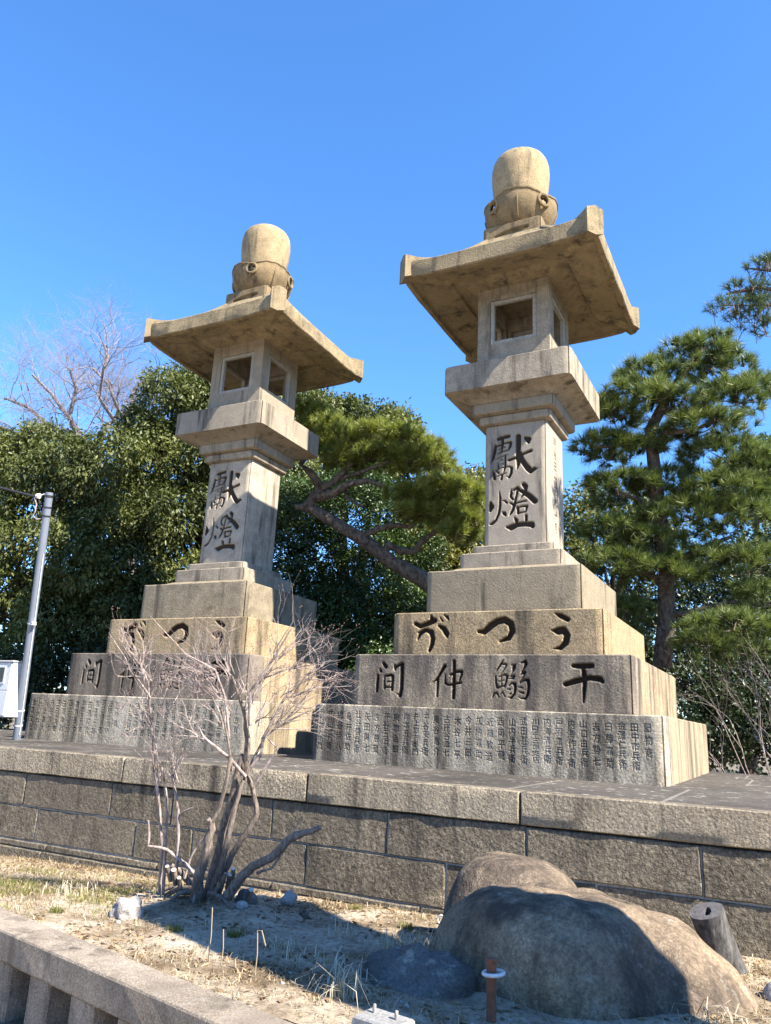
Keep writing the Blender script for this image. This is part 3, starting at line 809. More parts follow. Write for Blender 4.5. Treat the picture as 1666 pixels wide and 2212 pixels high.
# finial: block, lotus cup, jewel
fx, fy = -0.05, 0.0
mb = MB()
WF = .455
slab_stone(mb, plan(WF, cs=.55), 8.60, 8.972, open_front=True)
nst = [[(-.24, 8.77, .035), (-.08, 8.80, .05), (.1, 8.815, .05), (.24, 8.83, .03)], [(-.05, 8.74, .05), (.1, 8.75, .05)]]
pn = carved_panel('panel', -WF + .055, WF - .055, 8.612, 8.96, 0.012, FRONT(WF), strokes=nst, dmax=.05)
pn.attributes['carve'].data.foreach_set('value', np.zeros(len(pn.vertices), dtype=np.float32))
link('finial_base', merged('finial_base', mb.mesh('f', 30), pn, M_lotus), M_lotus, lantern, (fx, fy, 0))
def cup_mesh(name, a0):
    prof = [(.29, 8.972), (.36, 9.01), (.435, 9.08), (.50, 9.18), (.538, 9.28), (.548, 9.35), (.540, 9.41)]
    SEG = 96
    v, f = [], []
    hole = [a0 + k * math.pi / 2 for k in range(4)]
    def lipz(t):
        q = ((t - a0) / (math.pi / 2)) % 1.0
        return 0.10 * math.sin(math.pi * q) ** .7 + .016 * abs(math.sin(math.pi * q * 5)) - .03
    def rad(t, r):
        q = ((t - a0) / (math.pi / 2)) % 1.0
        return r * (1 + .02 * math.sin(math.pi * q) - .06 * math.exp(-((min(q, 1 - q)) / .05) ** 2))
    K = 14
    def pr(u):
        x = u * (len(prof) - 1)
        i = min(int(x), len(prof) - 2)
        t = x - i
        return prof[i][0] + (prof[i + 1][0] - prof[i][0]) * t, prof[i][1] + (prof[i + 1][1] - prof[i][1]) * t
    for lay in (0, 1):
        for k in range(K):
            r, z = pr(k / (K - 1))
            for i in range(SEG):
                t = 2 * math.pi * i / SEG
                zz = z + lipz(t) * (k / (K - 1)) ** 2
                rr_ = rad(t, r) - (.06 if lay else 0)
                if k == K - 1 and not lay: rr_ += .012
                v.append((rr_ * math.cos(t), rr_ * math.sin(t), zz))
    def inhole(ids):
        c = Vector((0, 0, 0))
        for i_ in ids: c += Vector(v[i_])
        c /= len(ids)
        for h in hole:
            p = Vector((.54 * math.cos(h), .54 * math.sin(h), 9.33))
            q = Vector((c.x, c.y, c.z))
            if q.length_squared and (Vector((q.x, q.y)).normalized() - Vector((math.cos(h), math.sin(h)))).length < .4:
                d = math.hypot(math.atan2(math.sin(math.atan2(q.y, q.x) - h), math.cos(math.atan2(q.y, q.x) - h)) * .54, q.z - 9.33)
                if d < .088: return True
        return False
    for lay in (0, 1):
        b = lay * K * SEG
        for k in range(K - 1):
            for i in range(SEG):
                j = (i + 1) % SEG
                ids = (b + k * SEG + i, b + k * SEG + j, b + (k + 1) * SEG + j, b + (k + 1) * SEG + i)
                if inhole(ids): continue
                f.append(ids if not lay else ids[::-1])
    for i in range(SEG):
        j = (i + 1) % SEG
        a_, b_ = (K - 1) * SEG, K * SEG + (K - 1) * SEG
        f.append((a_ + i, a_ + j, b_ + j, b_ + i))
    f.append(tuple(range(SEG - 1, -1, -1)))
    m2 = MB()
    m2.add(v, f)
    lip = []
    for i in range(97):
        t = 2 * math.pi * i / 96
        r_ = rad(t, .540) + .004
        lip.append((r_ * math.cos(t), r_ * math.sin(t), 9.415 + lipz(t)))
    m2.tube(lip, .021, 6, cap=False)
    for q in range(4):      # the rib down the middle of each petal
        t = a0 + math.pi / 4 + q * math.pi / 2
        m2.tube([(rad(t, r) * math.cos(t), rad(t, r) * math.sin(t), z) for r, z in prof[:-1]], .011, 5)
    for h in hole:      # a rolled rim round each hole
        c = Vector((.545 * math.cos(h), .545 * math.sin(h), 9.33))
        tx = Vector((-math.sin(h), math.cos(h), 0))
        pts = [c + (tx * math.cos(q) + Vector((0, 0, 1)) * math.sin(q)) * .098 - Vector((math.cos(h), math.sin(h), 0)) * (.098 * math.cos(q)) ** 2 * .9 for q in [2 * math.pi * w / 20 for w in range(21)]]
        m2.tube(pts, .026, 7)
    return m2.mesh(name, 50)
cup = link('lotus_cup', cup_mesh('lotus_cup', R(-33)), M_lotus, lantern, (fx, fy, 0))
mb = MB()
mb.lathe([(.26, 9.0), (.32, 9.25), (.365, 9.45), (.405, 9.62), (.433, 9.80), (.449, 9.97), (.454, 10.10), (.449, 10.20), (.430, 10.285), (.393, 10.355), (.335, 10.405), (.25, 10.435), (.15, 10.45), (.06, 10.455), (.03, 10.47), (.004, 10.48)], 48)
mb.build('jewel', M_jewel, lantern, 60, (fx, fy, 0))

# the second lantern: a copy, with its own names, darker second tier and turned lotus
lant2 = copy_tree(lantern)
lant2.location = (-4.915, -0.09, 0)
lant2.rotation_euler = (0, 0, R(1.0))
tag(lant2, 'stone lantern on the left, standing behind the bare bush and beside the white meter pole')
for o in lant2.children:
    if o.name.startswith('base_tier'):
        ch = o.children[0]
        zmin = min(v.co.z for v in o.data.vertices)
        if zmin < 1.5:
            fs = MB()
            slab_stone(fs, plan(2.0, d1=-2.0 + .34, back=False), PLAT - .02, 1.80, open_front=True)
            pan = carved_panel('panel', -1.9, 1.9, PLAT - .008, 1.788, 0.0055, FRONT(2.0), names=(L_NAMES, 1.73, 1.275, -1.86, 1.80, 0.078), seed=77)
            ch.data = merged('facing_stone', fs.mesh('f', 30), pan, M_tier1)
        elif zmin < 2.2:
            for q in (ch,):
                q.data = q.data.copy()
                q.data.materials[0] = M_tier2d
    elif o.name.startswith('shaft'):
        sb = MB()
        slab_stone(sb, plan(WS, cs=.75), 3.955, 5.707, open_front=True)
        o.data = merged('shaft', sb.mesh('f', 30), ps, M_shaft)
    elif o.name.startswith('lotus_cup'):
        o.data = cup_mesh('lotus_cup', R(14))
        o.data.materials.append(M_lotus)


# ------------------------------------------------------------------ ground
def zwall(x): return 0.205 + 0.028 * x
def soil_z(x, y):
    s = min(1.0, max(0.0, (-y - 4.03) / 2.5))
    z = zwall(x) + (.38 - zwall(x)) * s
    d2 = ((x + .75) / .55) ** 2 + ((y + 5.2) / .38) ** 2
    z += .06 * math.exp(-d2)
    return z + .018 * noise.noise(Vector((x * 2.3, y * 2.3, 0))) + .008 * noise.noise(Vector((x * 9, y * 9, 4)))


def soil_mat():
    m, N, L, B = nodes_of('dry_soil')
    P = N.new('ShaderNodeNewGeometry').outputs['Position']
    a = noise_n(N, L, P, 1.6, 6, 0.65)
    r = ramp(N, [(0.38, (0.42, 0.36, 0.275)), (0.5, (0.31, 0.25, 0.18)), (0.62, (0.15, 0.11, 0.07))])
    L.new(a.outputs[0], r.inputs[0])
    b = noise_n(N, L, P, 30, 8, 0.75)
    rb = ramp(N, [(0.3, 0.3), (0.5, 1.0), (0.72, 1.45)])
    L.new(b.outputs[0], rb.inputs[0])
    c = mixc(N, L, 1.0, r.outputs[0], rb.outputs[0], 'MULTIPLY')
    v = N.new('ShaderNodeTexVoronoi')
    v.inputs['Scale'].default_value = 75
    L.new(P, v.inputs['Vector'])
    rv = ramp(N, [(0.0, 1.0), (0.22, 0.0)])
    L.new(v.outputs['Distance'], rv.inputs[0])
    sel = noise_n(N, L, P, 14, 3, 0.6)
    rs_ = ramp(N, [(0.52, 0.0), (0.6, 0.7)])
    L.new(sel.outputs[0], rs_.inputs[0])
    c = mixc(N, L, math_n(N, L, 'MULTIPLY', rv.outputs[0], rs_.outputs[0]), c, (0.42, 0.385, 0.33))
    L.new(c, B.inputs['Base Color'])
    B.inputs['Roughness'].default_value = 1.0
    B.inputs['Specular IOR Level'].default_value = 0.1
    bp = N.new('ShaderNodeBump')
    bp.inputs['Strength'].default_value = 0.9
    bp.inputs['Distance'].default_value = 0.02
    L.new(b.outputs[0], bp.inputs['Height'])
    L.new(bp.outputs[0], B.inputs['Normal'])
    return m


M_soil = soil_mat()
M_ground = plain('woodland_floor', (0.13, 0.10, 0.065), 1.0, var=0.4, vscale=3.0, bump=0.03)
mb = MB()
S = 700
mb.add([(-S, -S, 0), (S, -S, 0), (S, S, 0), (-S, S, 0)], [(0, 1, 2, 3)])
g = mb.build('ground', M_ground)
tag(g, 'flat ground stretching away under the trees', kind='structure')
road_m = plain('pale_bounce_gravel', (0.34, 0.285, 0.215), 1.0, var=.3, vscale=20, bump=.01)  # unseen pale surface added for warm bounce on the front faces
mb = MB()
mb.add([(-60, -60, .006), (60, -60, .006), (60, -7.2, .006), (-60, -7.2, .006)], [(0, 1, 2, 3)])
rd = mb.build('road', road_m)
tag(rd, 'road in front of the fence, unseen, made pale to bounce warm light', kind='structure')
xs = np.arange(-12, 8.01, .06)
ys = np.arange(-6.86, -3.9, .05)
V = [(x, y, soil_z(x, y) if y > -6.60 - .176 * (x + .846) + .02 else -.05) for y in ys for x in xs]
nx, ny = len(xs), len(ys)
idx = np.arange(nx * ny).reshape(ny, nx)
F = np.stack([idx[:-1, :-1], idx[:-1, 1:], idx[1:, 1:], idx[1:, :-1]], -1).reshape(-1, 4)
bed = link('soil_bed', np_mesh('soil_bed', V, F, smooth=True), M_soil)
tag(bed, 'dry sandy planting bed between the fence and the platform wall', kind='structure')

# ------------------------------------------------------------------ platform with its wall of hammered stones
platform = empty('stone_platform', (0, -4.03, 0))
tag(platform, 'long low stone platform that carries both lanterns', 'platform')
YF = 0.0        # local: front of the coping
core = MB()
core.box(-14, 7.5, .027, 6.4, -.05, .9)
core.build('core', M_mortar, platform)


def rough_block(mb, x0, x1, y0, y1, z0, z1, n=(9, 4), amp=.006, bev=.012, seed=0):
    """a dressed block whose front (-y) face and edges are not quite true"""
    nu, nv = n
    b = bev
    us = [x0, x0 + b] + [x0 + b + (x1 - x0 - 2 * b) * i / nu for i in range(1, nu)] + [x1 - b, x1]
    vs_ = [z0, z0 + b] + [z0 + b + (z1 - z0 - 2 * b) * i / nv for i in range(1, nv)] + [z1 - b, z1]
    V, F = [], []
    for j, z in enumerate(vs_):
        for i, x in enumerate(us):
            edge = i in (0, len(us) - 1) or j in (0, len(vs_) - 1)
            w = noise.noise(Vector((x * 5 + seed, z * 7, seed))) * amp
            ex = noise.noise(Vector((z * 9, seed, x * 3))) * amp * (1 if i in (0, 1, len(us) - 2, len(us) - 1) else 0)
            ez = noise.noise(Vector((seed, x * 6, z * 3))) * amp * (1 if j in (0, 1, len(vs_) - 2, len(vs_) - 1) else 0)
            V.append((x + ex, y0 + (b * .8 if edge else w - amp), z + ez))
    W = len(us)
    for j in range(len(vs_) - 1):
        for i in range(W - 1):
            F.append((j * W + i, j * W + i + 1, (j + 1) * W + i + 1, (j + 1) * W + i))
    base = len(V)
    ringi = [i for i in range(W)] + [j * W + W - 1 for j in range(1, len(vs_))] + [(len(vs_) - 1) * W + i for i in range(W - 2, -1, -1)] + [j * W for j in range(len(vs_) - 2, 0, -1)]
    for q in ringi: V.append((V[q][0], y1, V[q][2]))
    n_ = len(ringi)
    for k in range(n_):
        F.append((ringi[(k + 1) % n_], ringi[k], base + k, base + (k + 1) % n_))
    mb.add(V, F)


G = .010
def course(z0, z1, joints, mat, y0, name='wall_stone', depth=.3, seed=0, amp=.007, dv=4):
    for k, (a, b) in enumerate(zip(joints[:-1], joints[1:])):
        m_ = MB()
        dy = random.uniform(-.006, .006)
        rough_block(m_, a + G / 2 + .002, b - G / 2 - .002, y0 + dy, y0 + depth, z0 + .004, z1 - .004, (max(4, int((b - a) / .14)), dv), amp, .008, seed + k * 3.7)
        m_.build(name, mat, platform, 50)


def fill(j, lo, hi, step):
    j = list(j)
    while j[0] > lo: j.insert(0, j[0] - step * random.uniform(.85, 1.15))
    while j[-1] < hi: j.append(j[-1] + step * random.uniform(.85, 1.15))
    return j


course(.918, PLAT, fill([-7.05, -4.95, -2.87, -.70, 1.2, 3.4], -11, 6.2, 2.1), M_coping, 0.0, 'coping_stone', .16, 3, .005, 3)
course(.588, .914, fill([-5.4, -4.27, -3.0, -2.2, -1.05, .09, 1.25, 2.455, 3.6], -11, 6.2, 1.2), M_wall, .018, seed=11)
course(.258, .584, fill([-5.3, -4.02, -2.62, -1.92, -.67, .605, 1.75, 2.95], -11, 6.2, 1.25), M_wall, .022, seed=29)
course(.190, .254, fill([-5.2, -3.8, -2.3, -1.0, .4, 1.6, 3.0], -11, 6.2, 1.4), M_wall, .006, seed=41, dv=2)
course(-.1, .186, fill([-4.9, -3.85, -2.41, -.9, .5, 1.9, 3.3], -11, 6.2, 1.4), M_wall, -.02, seed=53, dv=3)
# paving behind the coping
for row, (ya, yb) in enumerate(((.165, 1.86), (1.87, 3.3), (3.31, 4.8), (4.81, 6.3))):
    j = fill([[-5.0, -3.75, -2.55, -1.35, -.15, 1.05, 2.2, 3.4], [-5.6, -4.2, -2.7, -1.2, .4, 1.6, 2.9], [-5, -3.4, -2, -.4, 1, 2.6], [-5.4, -3.7, -2.2, -.8, .8, 2.5]][row], -10.5, 6.0, 1.25)
    for a, b in zip(j[:-1], j[1:]):
        m_ = MB()
        m_.box(a + .011, b - .011, ya + .009, yb - .009, .86, PLAT - .004 + random.uniform(-.004, .003), .006)
        m_.build('paving_slab', M_paving, platform)
mj = MB()
mj.box(-11, 7, .16, 6.35, .86, PLAT - .009)
mj.build('joint_bed', M_joint, platform)

# ------------------------------------------------------------------ low fence in front
fence = empty('stone_fence', (-.842, -6.762, 0), R(-11.5))
tag(fence, 'low stone fence with a thick rail on square posts along the street', 'fence')
FT, FB = .42, .276
j = [-6.2, -4.2, -2.0, -.1 - 1.0, 2.06 - .29]
j = [-7.5, -5.4, -3.2, -1.0, 1.745, 4.0, 6.2]
for k, (a, b) in enumerate(zip(j[:-1], j[1:])):
    m_ = MB()
    n = 14
    rings = []
    for i in range(n + 1):
        x = a + .004 + (b - a - .008) * i / n
        q = noise.noise(Vector((x * 4, k, 0))) * .004
        rings.append([(x, .0 + q, FB), (x, -.004 + q, FB + .01), (x, -.002 - q, FT - .012), (x, .003, FT - .003 + q), (x, .014, FT + q), (x, .215, FT - q), (x, .238, FT - .012), (x, .245, FT - .03), (x, .245, FB)][::-1])
    m_.rings(rings, True, True)
    m_.build('rail', M_fence, fence)
    m_ = MB()
    m_.box(b - .004, b + .004, .003, .24, FB, FT - .004)
    m_.build('joint', M_mortar, fence)
for k in range(-16, 15):
    x = .31 + k * .4
    m_ = MB()
    m_.box(x, x + .2, .015, .19, -.02, FB + .0, .012)
    m_.build('post', M_fence, fence)
m_ = MB()
m_.box(-7.4, 6.1, .192, .235, -.02, FB)
m_.build('back_slab', M_fence, fence)


# ------------------------------------------------------------------ rocks
def star_rock(name, ells, mat, seg=(72, 40), amp=.03, seed=0.0, k=14.0, label=None, cat='rock', floor=None, centre=None, smooth=60, group=None, freq=1.0):
    """one boulder: the outer skin of several overlapping rounded lobes"""
    c0 = Vector(centre) if centre is not None else sum((Vector(e[0]) for e in ells), Vector()) / len(ells)
    V = []
    nu, nv = seg
    for j_ in range(nv + 1):
        ph = math.pi * j_ / nv
        for i in range(nu):
            th = 2 * math.pi * i / nu
            d = Vector((math.sin(ph) * math.cos(th), math.sin(ph) * math.sin(th), -math.cos(ph)))
            best = 0.0
            for (c, r, pw, rot) in ells:
                lo, hi = 0.0, 4.0
                ca, sa = math.cos(rot), math.sin(rot)
                for _ in range(18):
                    m_ = (lo + hi) / 2
                    q = c0 + d * m_ - Vector(c)
                    qx, qy = q.x * ca + q.y * sa, -q.x * sa + q.y * ca
                    f = abs(qx / r[0]) ** pw + abs(qy / r[1]) ** pw + abs(q.z / r[2]) ** pw
                    if f < 1: lo = m_
                    else: hi = m_
                best = max(best, lo)
            p = c0 + d * best
            nn = noise.noise(p * 2.1 * freq + Vector((seed, 0, 0))) * amp + noise.noise(p * 5.3 * freq + Vector((0, seed, 0))) * amp * .4 + noise.noise(p * 16 * freq + Vector((0, seed, 3))) * amp * .12
            V.append(p + d * nn)
    F = []
    for j_ in range(nv):
        for i in range(nu):
            i2 = (i + 1) % nu
            F.append((j_ * nu + i, j_ * nu + i2, (j_ + 1) * nu + i2, (j_ + 1) * nu + i))
    m_ = MB()
    m_.add(V, F)
    o = m_.build(name, mat, None, smooth)
    tag(o, label, cat, group)
    return o


star_rock('boulder', [((1.84, -5.40, .13), (.60, .60, .645), 3.2, R(-14)), ((2.30, -5.22, .09), (.56, .50, .60), 2.0, R(0)), ((1.46, -4.93, .22), (.42, .40, .60), 3.2, R(0))], M_boulder, (140, 72), .06, 3.0,
          label='large rounded brown boulder with two humps at the lower right', centre=(1.95, -5.2, .25))
star_rock('rock', [((1.27, -5.95, .22), (.36, .26, .24), 2.0, 0), ((1.12, -5.95, .16), (.33, .24, .20), 2.0, R(20)), ((1.26, -5.97, .36), (.13, .12, .13), 1.5, 0)], M_bluerock, (64, 36), .09, 9.0, freq=1.6,
          label='flat grey-blue rock lying in shade beside the large boulder')
star_rock('rock', [((-.86, -5.83, soil_z(-.86, -5.83) + .03), (.105, .09, .075), 2.4, 0)], M_whiterock, (40, 26), .035, 21.0, freq=7.0, label='rough white rock on the soil in front of the bush')
star_rock('rock', [((-.52, -5.02, soil_z(-.52, -5.02) + .03), (.08, .06, .055), 2.2, .4)], M_bluerock, (24, 14), .02, 5.0, freq=6.0, label='round grey stone tucked under the bush trunk')
star_rock('rock', [((-.42, -5.2, soil_z(-.42, -5.2) + .02), (.045, .034, .03), 2.2, .4)], M_whiterock, (18, 12), .012, 8.0, label='small white stone right of the bush trunk foot')
star_rock('rock', [((-.42, -4.62, soil_z(-.42, -4.62) + .05), (.06, .045, .06), 2.2, .9)], M_whiterock, (24, 14), .02, 8.0, freq=8.0, label='white stone behind the bush at the end of its stub branch')
star_rock('rock', [((2.95, -5.0, .30), (.16, .11, .11), 2.2, .2)], M_whiterock, (24, 14), .05, 31.0, label='pale jagged stone at the right foot of the large boulder')
star_rock('rock', [((3.05, -5.15, .26), (.18, .1, .1), 2.2, .5)], M_bluerock, (20, 12), .05, 33.0, label='grey stone in front of the pale jagged stone at the right edge')

# pebbles strewn over the bed: nobody could count them
V, F, nb = [], [], 0
ico = [(0, 0, 1), (.89, 0, .45), (.28, .85, .45), (-.72, .53, .45), (-.72, -.53, .45), (.28, -.85, .45), (.72, .53, -.45), (-.28, .85, -.45), (-.89, 0, -.45), (-.28, -.85, -.45), (.72, -.53, -.45), (0, 0, -1)]
icf = [(0, 1, 2), (0, 2, 3), (0, 3, 4), (0, 4, 5), (0, 5, 1), (1, 6, 2), (2, 7, 3), (3, 8, 4), (4, 9, 5), (5, 10, 1), (6, 7, 2), (7, 8, 3), (8, 9, 4), (9, 10, 5), (10, 6, 1), (11, 7, 6), (11, 8, 7), (11, 9, 8), (11, 10, 9), (11, 6, 10)]
for _ in range(320):
    x, y = random.uniform(-5, 3.4), random.uniform(-6.75, -4.05)
    r = random.choice((.004, .005, .006, .008, .01, .016)) * random.uniform(.6, 1.3)
    z = soil_z(x, y)
    sx, sy, sz = r * random.uniform(.8, 1.5), r * random.uniform(.8, 1.4), r * random.uniform(.5, .9)
    b_ = len(V)
    for a, b, c in ico: V.append((x + a * sx * random.uniform(.8, 1.15), y + b * sy * random.uniform(.8, 1.15), z + c * sz + sz * .2))
    F.extend([(i + b_, j_ + b_, k + b_) for i, j_, k in icf])
peb = link('pebbles', np_mesh('pebbles', V, F), M_whiterock)
tag(peb, 'small pale pebbles and crumbs scattered over the dry bed', kind='stuff')


# ------------------------------------------------------------------ dry grass, litter, tufts
def blades(name, roots, hts, wid, lean, mat, tints, label, kind='stuff', cat=None, group=None, curl=.5, parent=None):
    """grass blades as bent three-segment ribbons"""
    n = len(roots)
    roots = np.asarray(roots, float)
    hts = np.asarray(hts, float)
    ang = RS.rand(n) * 6.283
    ln = np.asarray(lean, float) * (0.5 + RS.rand(n))
    dirv = np.stack([np.cos(ang), np.sin(ang), np.zeros(n)], 1)
    side = np.stack([-np.sin(ang), np.cos(ang), np.zeros(n)], 1)
    ts = np.array([0, .35, .7, 1.0])
    V = np.zeros((n, 7, 3))
    for q, t in enumerate(ts):
        th = ln * (t ** (1 + curl))
        out = hts * t * np.sin(np.clip(th, 0, 2.2))
        up = hts * t * np.cos(np.clip(th, 0, 1.75))
        c = roots + dirv * out[:, None] + np.array([0, 0, 1.0]) * up[:, None]
        w = wid * (1 - t * .8)
        if q < 3:
            V[:, 2 * q] = c - side * (w if np.isscalar(w) else w)
            V[:, 2 * q + 1] = c + side * w
        else:
            V[:, 6] = c
    base = (np.arange(n) * 7)[:, None]
    tri = np.array([[0, 1, 3], [0, 3, 2], [2, 3, 5], [2, 5, 4], [4, 5, 6]])
    F = (base[:, :, None] + tri[None]).reshape(-1, 3)
    me = np_mesh(name, V.reshape(-1, 3), F, np.repeat(tints, 7))
    o = link(name, me, mat, parent)
    tag(o, label, cat, group, kind)
    return o


M_dry = leafy('dry_grass_blades', (0.11, 0.07, 0.036), (0.50, 0.41, 0.27), .8, .25, .1)
M_green = leafy('green_grass_blades', (0.075, 0.095, 0.02), (0.26, 0.24, 0.07), .6, .3, .2)
M_straw = leafy('pale_straw', (0.38, 0.31, 0.21), (0.58, 0.52, 0.41), .8, .2, .1)
# sparse litter everywhere, thicker in patches
rt, ht, ln, tn = [], [], [], []
def patch(x, y): return noise.noise(Vector((x * 1.3 + 5, y * 1.6, 2.0))) + .5 * noise.noise(Vector((x * 4, y * 4, 7)))
while len(rt) < 30000:
    x, y = random.uniform(-6, 3.6), random.uniform(-6.8, -4.05)
    p_ = patch(x, y)
    bare = math.exp(-(((x + .3) / .75) ** 2 + ((y + 5.45) / .4) ** 2))
    dens = max(.05, .32 + p_ * .9 + (.5 if x < -1.4 else 0) + (.35 if (x > .2 and y > -5.4) else 0) - bare * 1.2)
    if random.random() > dens: continue
    rt.append((x, y, soil_z(x, y) - .004))
    ht.append(random.uniform(.012, .06) * (1.5 if random.random() < .06 else 1))
    ln.append(random.uniform(1.0, 2.6))
    tn.append(random.random())
blades('dry_grass', rt, ht, .0028, ln, M_dry, np.array(tn), 'thin dry brown grass and litter over the planting bed')
# flat flakes: fallen leaves, bark and husks
n = 5200
P = np.zeros((n, 3))
k = 0
while k < n:
    x, y = random.uniform(-6, 3.6), random.uniform(-6.8, -4.05)
    if random.random() > .35 + patch(x + 3, y) * .9 + (.3 if y > -4.5 else 0): continue
    P[k] = (x, y, soil_z(x, y) + .003); k += 1
ang = RS.rand(n) * 6.283
L_ = RS.uniform(.008, .035, n)
W_ = L_ * RS.uniform(.2, .6, n)
a_ = np.stack([np.cos(ang), np.sin(ang), RS.normal(size=n) * .3], 1)
b2 = np.stack([-np.sin(ang), np.cos(ang), RS.normal(size=n) * .3], 1)
V = np.stack([P - a_ * L_[:, None], P + b2 * W_[:, None] + [0, 0, .004], P + a_ * L_[:, None], P - b2 * W_[:, None] + [0, 0, .002]], 1)
F = (np.arange(n) * 4)[:, None, None] + np.array([[0, 1, 2], [0, 2, 3]])[None]
M_flake = leafy('brown_litter', (0.06, 0.035, 0.02), (0.34, 0.24, 0.14), .8, .1, .1)
o = link('fallen_leaves', np_mesh('fallen_leaves', V.reshape(-1, 3), F.reshape(-1, 3), np.repeat(RS.rand(n), 4)), M_flake)
tag(o, 'brown fallen leaves and husks over the dry bed', kind='stuff')
# long pale straws lying about
n = 900
rt = np.array([(x, y, soil_z(x, y) + .004) for x, y in zip(RS.uniform(-5, 3.4, n), RS.uniform(-6.75, -4.05, n))])
blades('loose_straw', rt, RS.uniform(.04, .15, n), .0022, RS.uniform(1.7, 2.6, n), M_straw, RS.rand(n), 'long pale straws lying on the dry bed', curl=-.4)
# olive moss-green sward on the left
rt, ht, ln, tn = [], [], [], []
while len(rt) < 5200:
    x, y = random.gauss(-2.3, 1.1), random.gauss(-5.5, .55)
    if not (-6 < x < -.95 and -6.7 < y < -4.3): continue
    if noise.noise(Vector((x * 2.2, y * 2.6, 11))) < .02: continue
    rt.append((x, y, soil_z(x, y) - .004)); ht.append(random.uniform(.02, .06)); ln.append(random.uniform(.3, 1.4)); tn.append(random.random())
blades('short_grass', rt, ht, .0026, ln, M_green, np.array(tn), 'olive green winter grass on the left of the bed')
# single green tufts one can pick out
tuft_xy = [(-.33, -5.97, .05, 'dark green tuft on bare soil, left of a pair in the shade'), (-.02, -5.78, .06, 'dark green tuft on bare soil, right of a pair in the shade'), (-1.18, -6.12, .05, 'olive tuft left of the rough white rock'),
           (.62, -4.75, .06, 'yellow-green tuft in the sun between the bird and the boulder'), (-.02, -4.28, .04, 'small green tuft at the foot of the wall beyond the bird')]
for x, y, h, lab in tuft_xy:
    n = 90
    e = empty('grass_tuft', (x, y, soil_z(x, y)))
    tag(e, lab, 'grass tuft', 'green tufts on the bed')
    rr_ = RS.rand(n) ** .5 * .05
    aa = RS.rand(n) * 6.283
    blades('blades', np.stack([rr_ * np.cos(aa), rr_ * np.sin(aa), np.full(n, -.005)], 1), h * (.6 + .6 * RS.rand(n)), .0028, .8 * np.ones(n), M_green, RS.rand(n) * .8, None, 'stuff', parent=e)
# bleached clumps of dead stalks
for x, y, h, n, sp, lab in [(.98, -6.25, .17, 26, .16, 'bleached tangle of dead stalks in the shade by the concrete block'), (.72, -6.05, .15, 26, .15, 'pale dead stalks bent over in the shade left of the grey rock'), (.42, -5.3, .13, 30, .12, 'pale bent stalks at the edge of the shadow near the bird'),
                        (.95, -5.35, .16, 120, .16, 'thick straw-coloured clump in the sun left of the boulder'), (1.25, -5.0, .12, 40, .12, 'straw clump at the left foot of the boulder'), (.35, -5.85, .14, 34, .1, 'upright brown dead weeds in the middle of the shade'),
                        (1.12, -6.45, .2, 40, .06, 'dry tuft behind the concrete block'), (-1.75, -5.5, .14, 60, .2, 'brown dry clump in the grass on the left'), (2.75, -5.75, .16, 60, .2, 'brown stalks in front of the boulder at the right edge'), (1.55, -5.75, .1, 24, .06, 'few straw blades between the grey rock and the boulder')]:
    e = empty('dead_stalks', (x, y, soil_z(x, y)))
    tag(e, lab, 'dead grass', 'clumps of dead stalks on the bed')
    rr_ = RS.rand(n) ** .6 * sp * 1.1
    aa = RS.rand(n) * 6.283
    blades('blades', np.stack([rr_ * np.cos(aa), rr_ * np.sin(aa), np.full(n, -.005)], 1), h * (.5 + .8 * RS.rand(n)), .0035, 1.9 * np.ones(n), M_straw, RS.rand(n), None, 'stuff', curl=1.2, parent=e)
for x, y, h, lab in [(.30, -6.42, .26, 'tall single straw stalk by the fence rail, left of two'), (.40, -6.44, .17, 'short straw stalk right of the tall one by the fence rail'), (.62, -6.45, .20, 'broken drooping stalk standing by the fence rail')]:
    m_ = MB()
    z = soil_z(x, y)
    pts = [(x, y, z), (x + .004, y, z + h * .5), (x - .006, y, z + h)]
    if 'broken' in lab: pts += [(x + .02, y, z + h * 1.02), (x + .05, y, z + h * .7)]
    m_.tube(pts, .0028, 4)
    o = m_.build('straw_stalk', M_straw)
    tag(o, lab, 'stalk', 'single straw stalks')


# ------------------------------------------------------------------ small things on the bed
M_rust = plain('rusty_steel', (0.20, 0.085, 0.05), .75, .3, .4, 40, .3, .002)
M_zinc = plain('white_painted_ring', (0.55, 0.56, 0.57), .45, .1, .12, 40, .15)
M_white = plain('white_painted_steel', (0.55, 0.555, 0.555), .4, 0, .08, 9, .22)
M_pole = plain('pale_blue_grey_pole', (0.16, 0.18, 0.22), .45, .1, .08, 8)
M_black = plain('black_rubber', (0.02, 0.02, 0.022), .5, 0, .2)
M_glass = plain('dark_window', (0.03, 0.033, 0.036), .12, 0, .1)
pipe = MB()
pz = soil_z(1.79, -6.3)
pipe.lathe([(.022, pz - .1), (.022, .585), (.025, .60), (.029, .607), (.029, .612), (.012, .609)], 16, c=(1.79, -6.3))
pp = pipe.build('steel_pipe', M_rust, None, 50)
tag(pp, 'thin rusty steel pipe standing in front of the boulder', 'pipe')
rg = MB()
rg.tube([(1.80 + .045 * math.cos(q), -6.3 + .045 * math.sin(q), .555 + .004 * math.cos(q)) for q in [6.2832 * i / 24 for i in range(25)]], .009, 8, cap=False)
tag(rg.build('ring', M_zinc, None, 60), 'white ring hung round the rusty pipe', 'ring')
blk = empty('concrete_block', (1.50, -6.775, 0), R(-8))
tag(blk, 'small grey concrete block with two bolts behind the fence', 'concrete block')
m_ = MB()
zc = .455
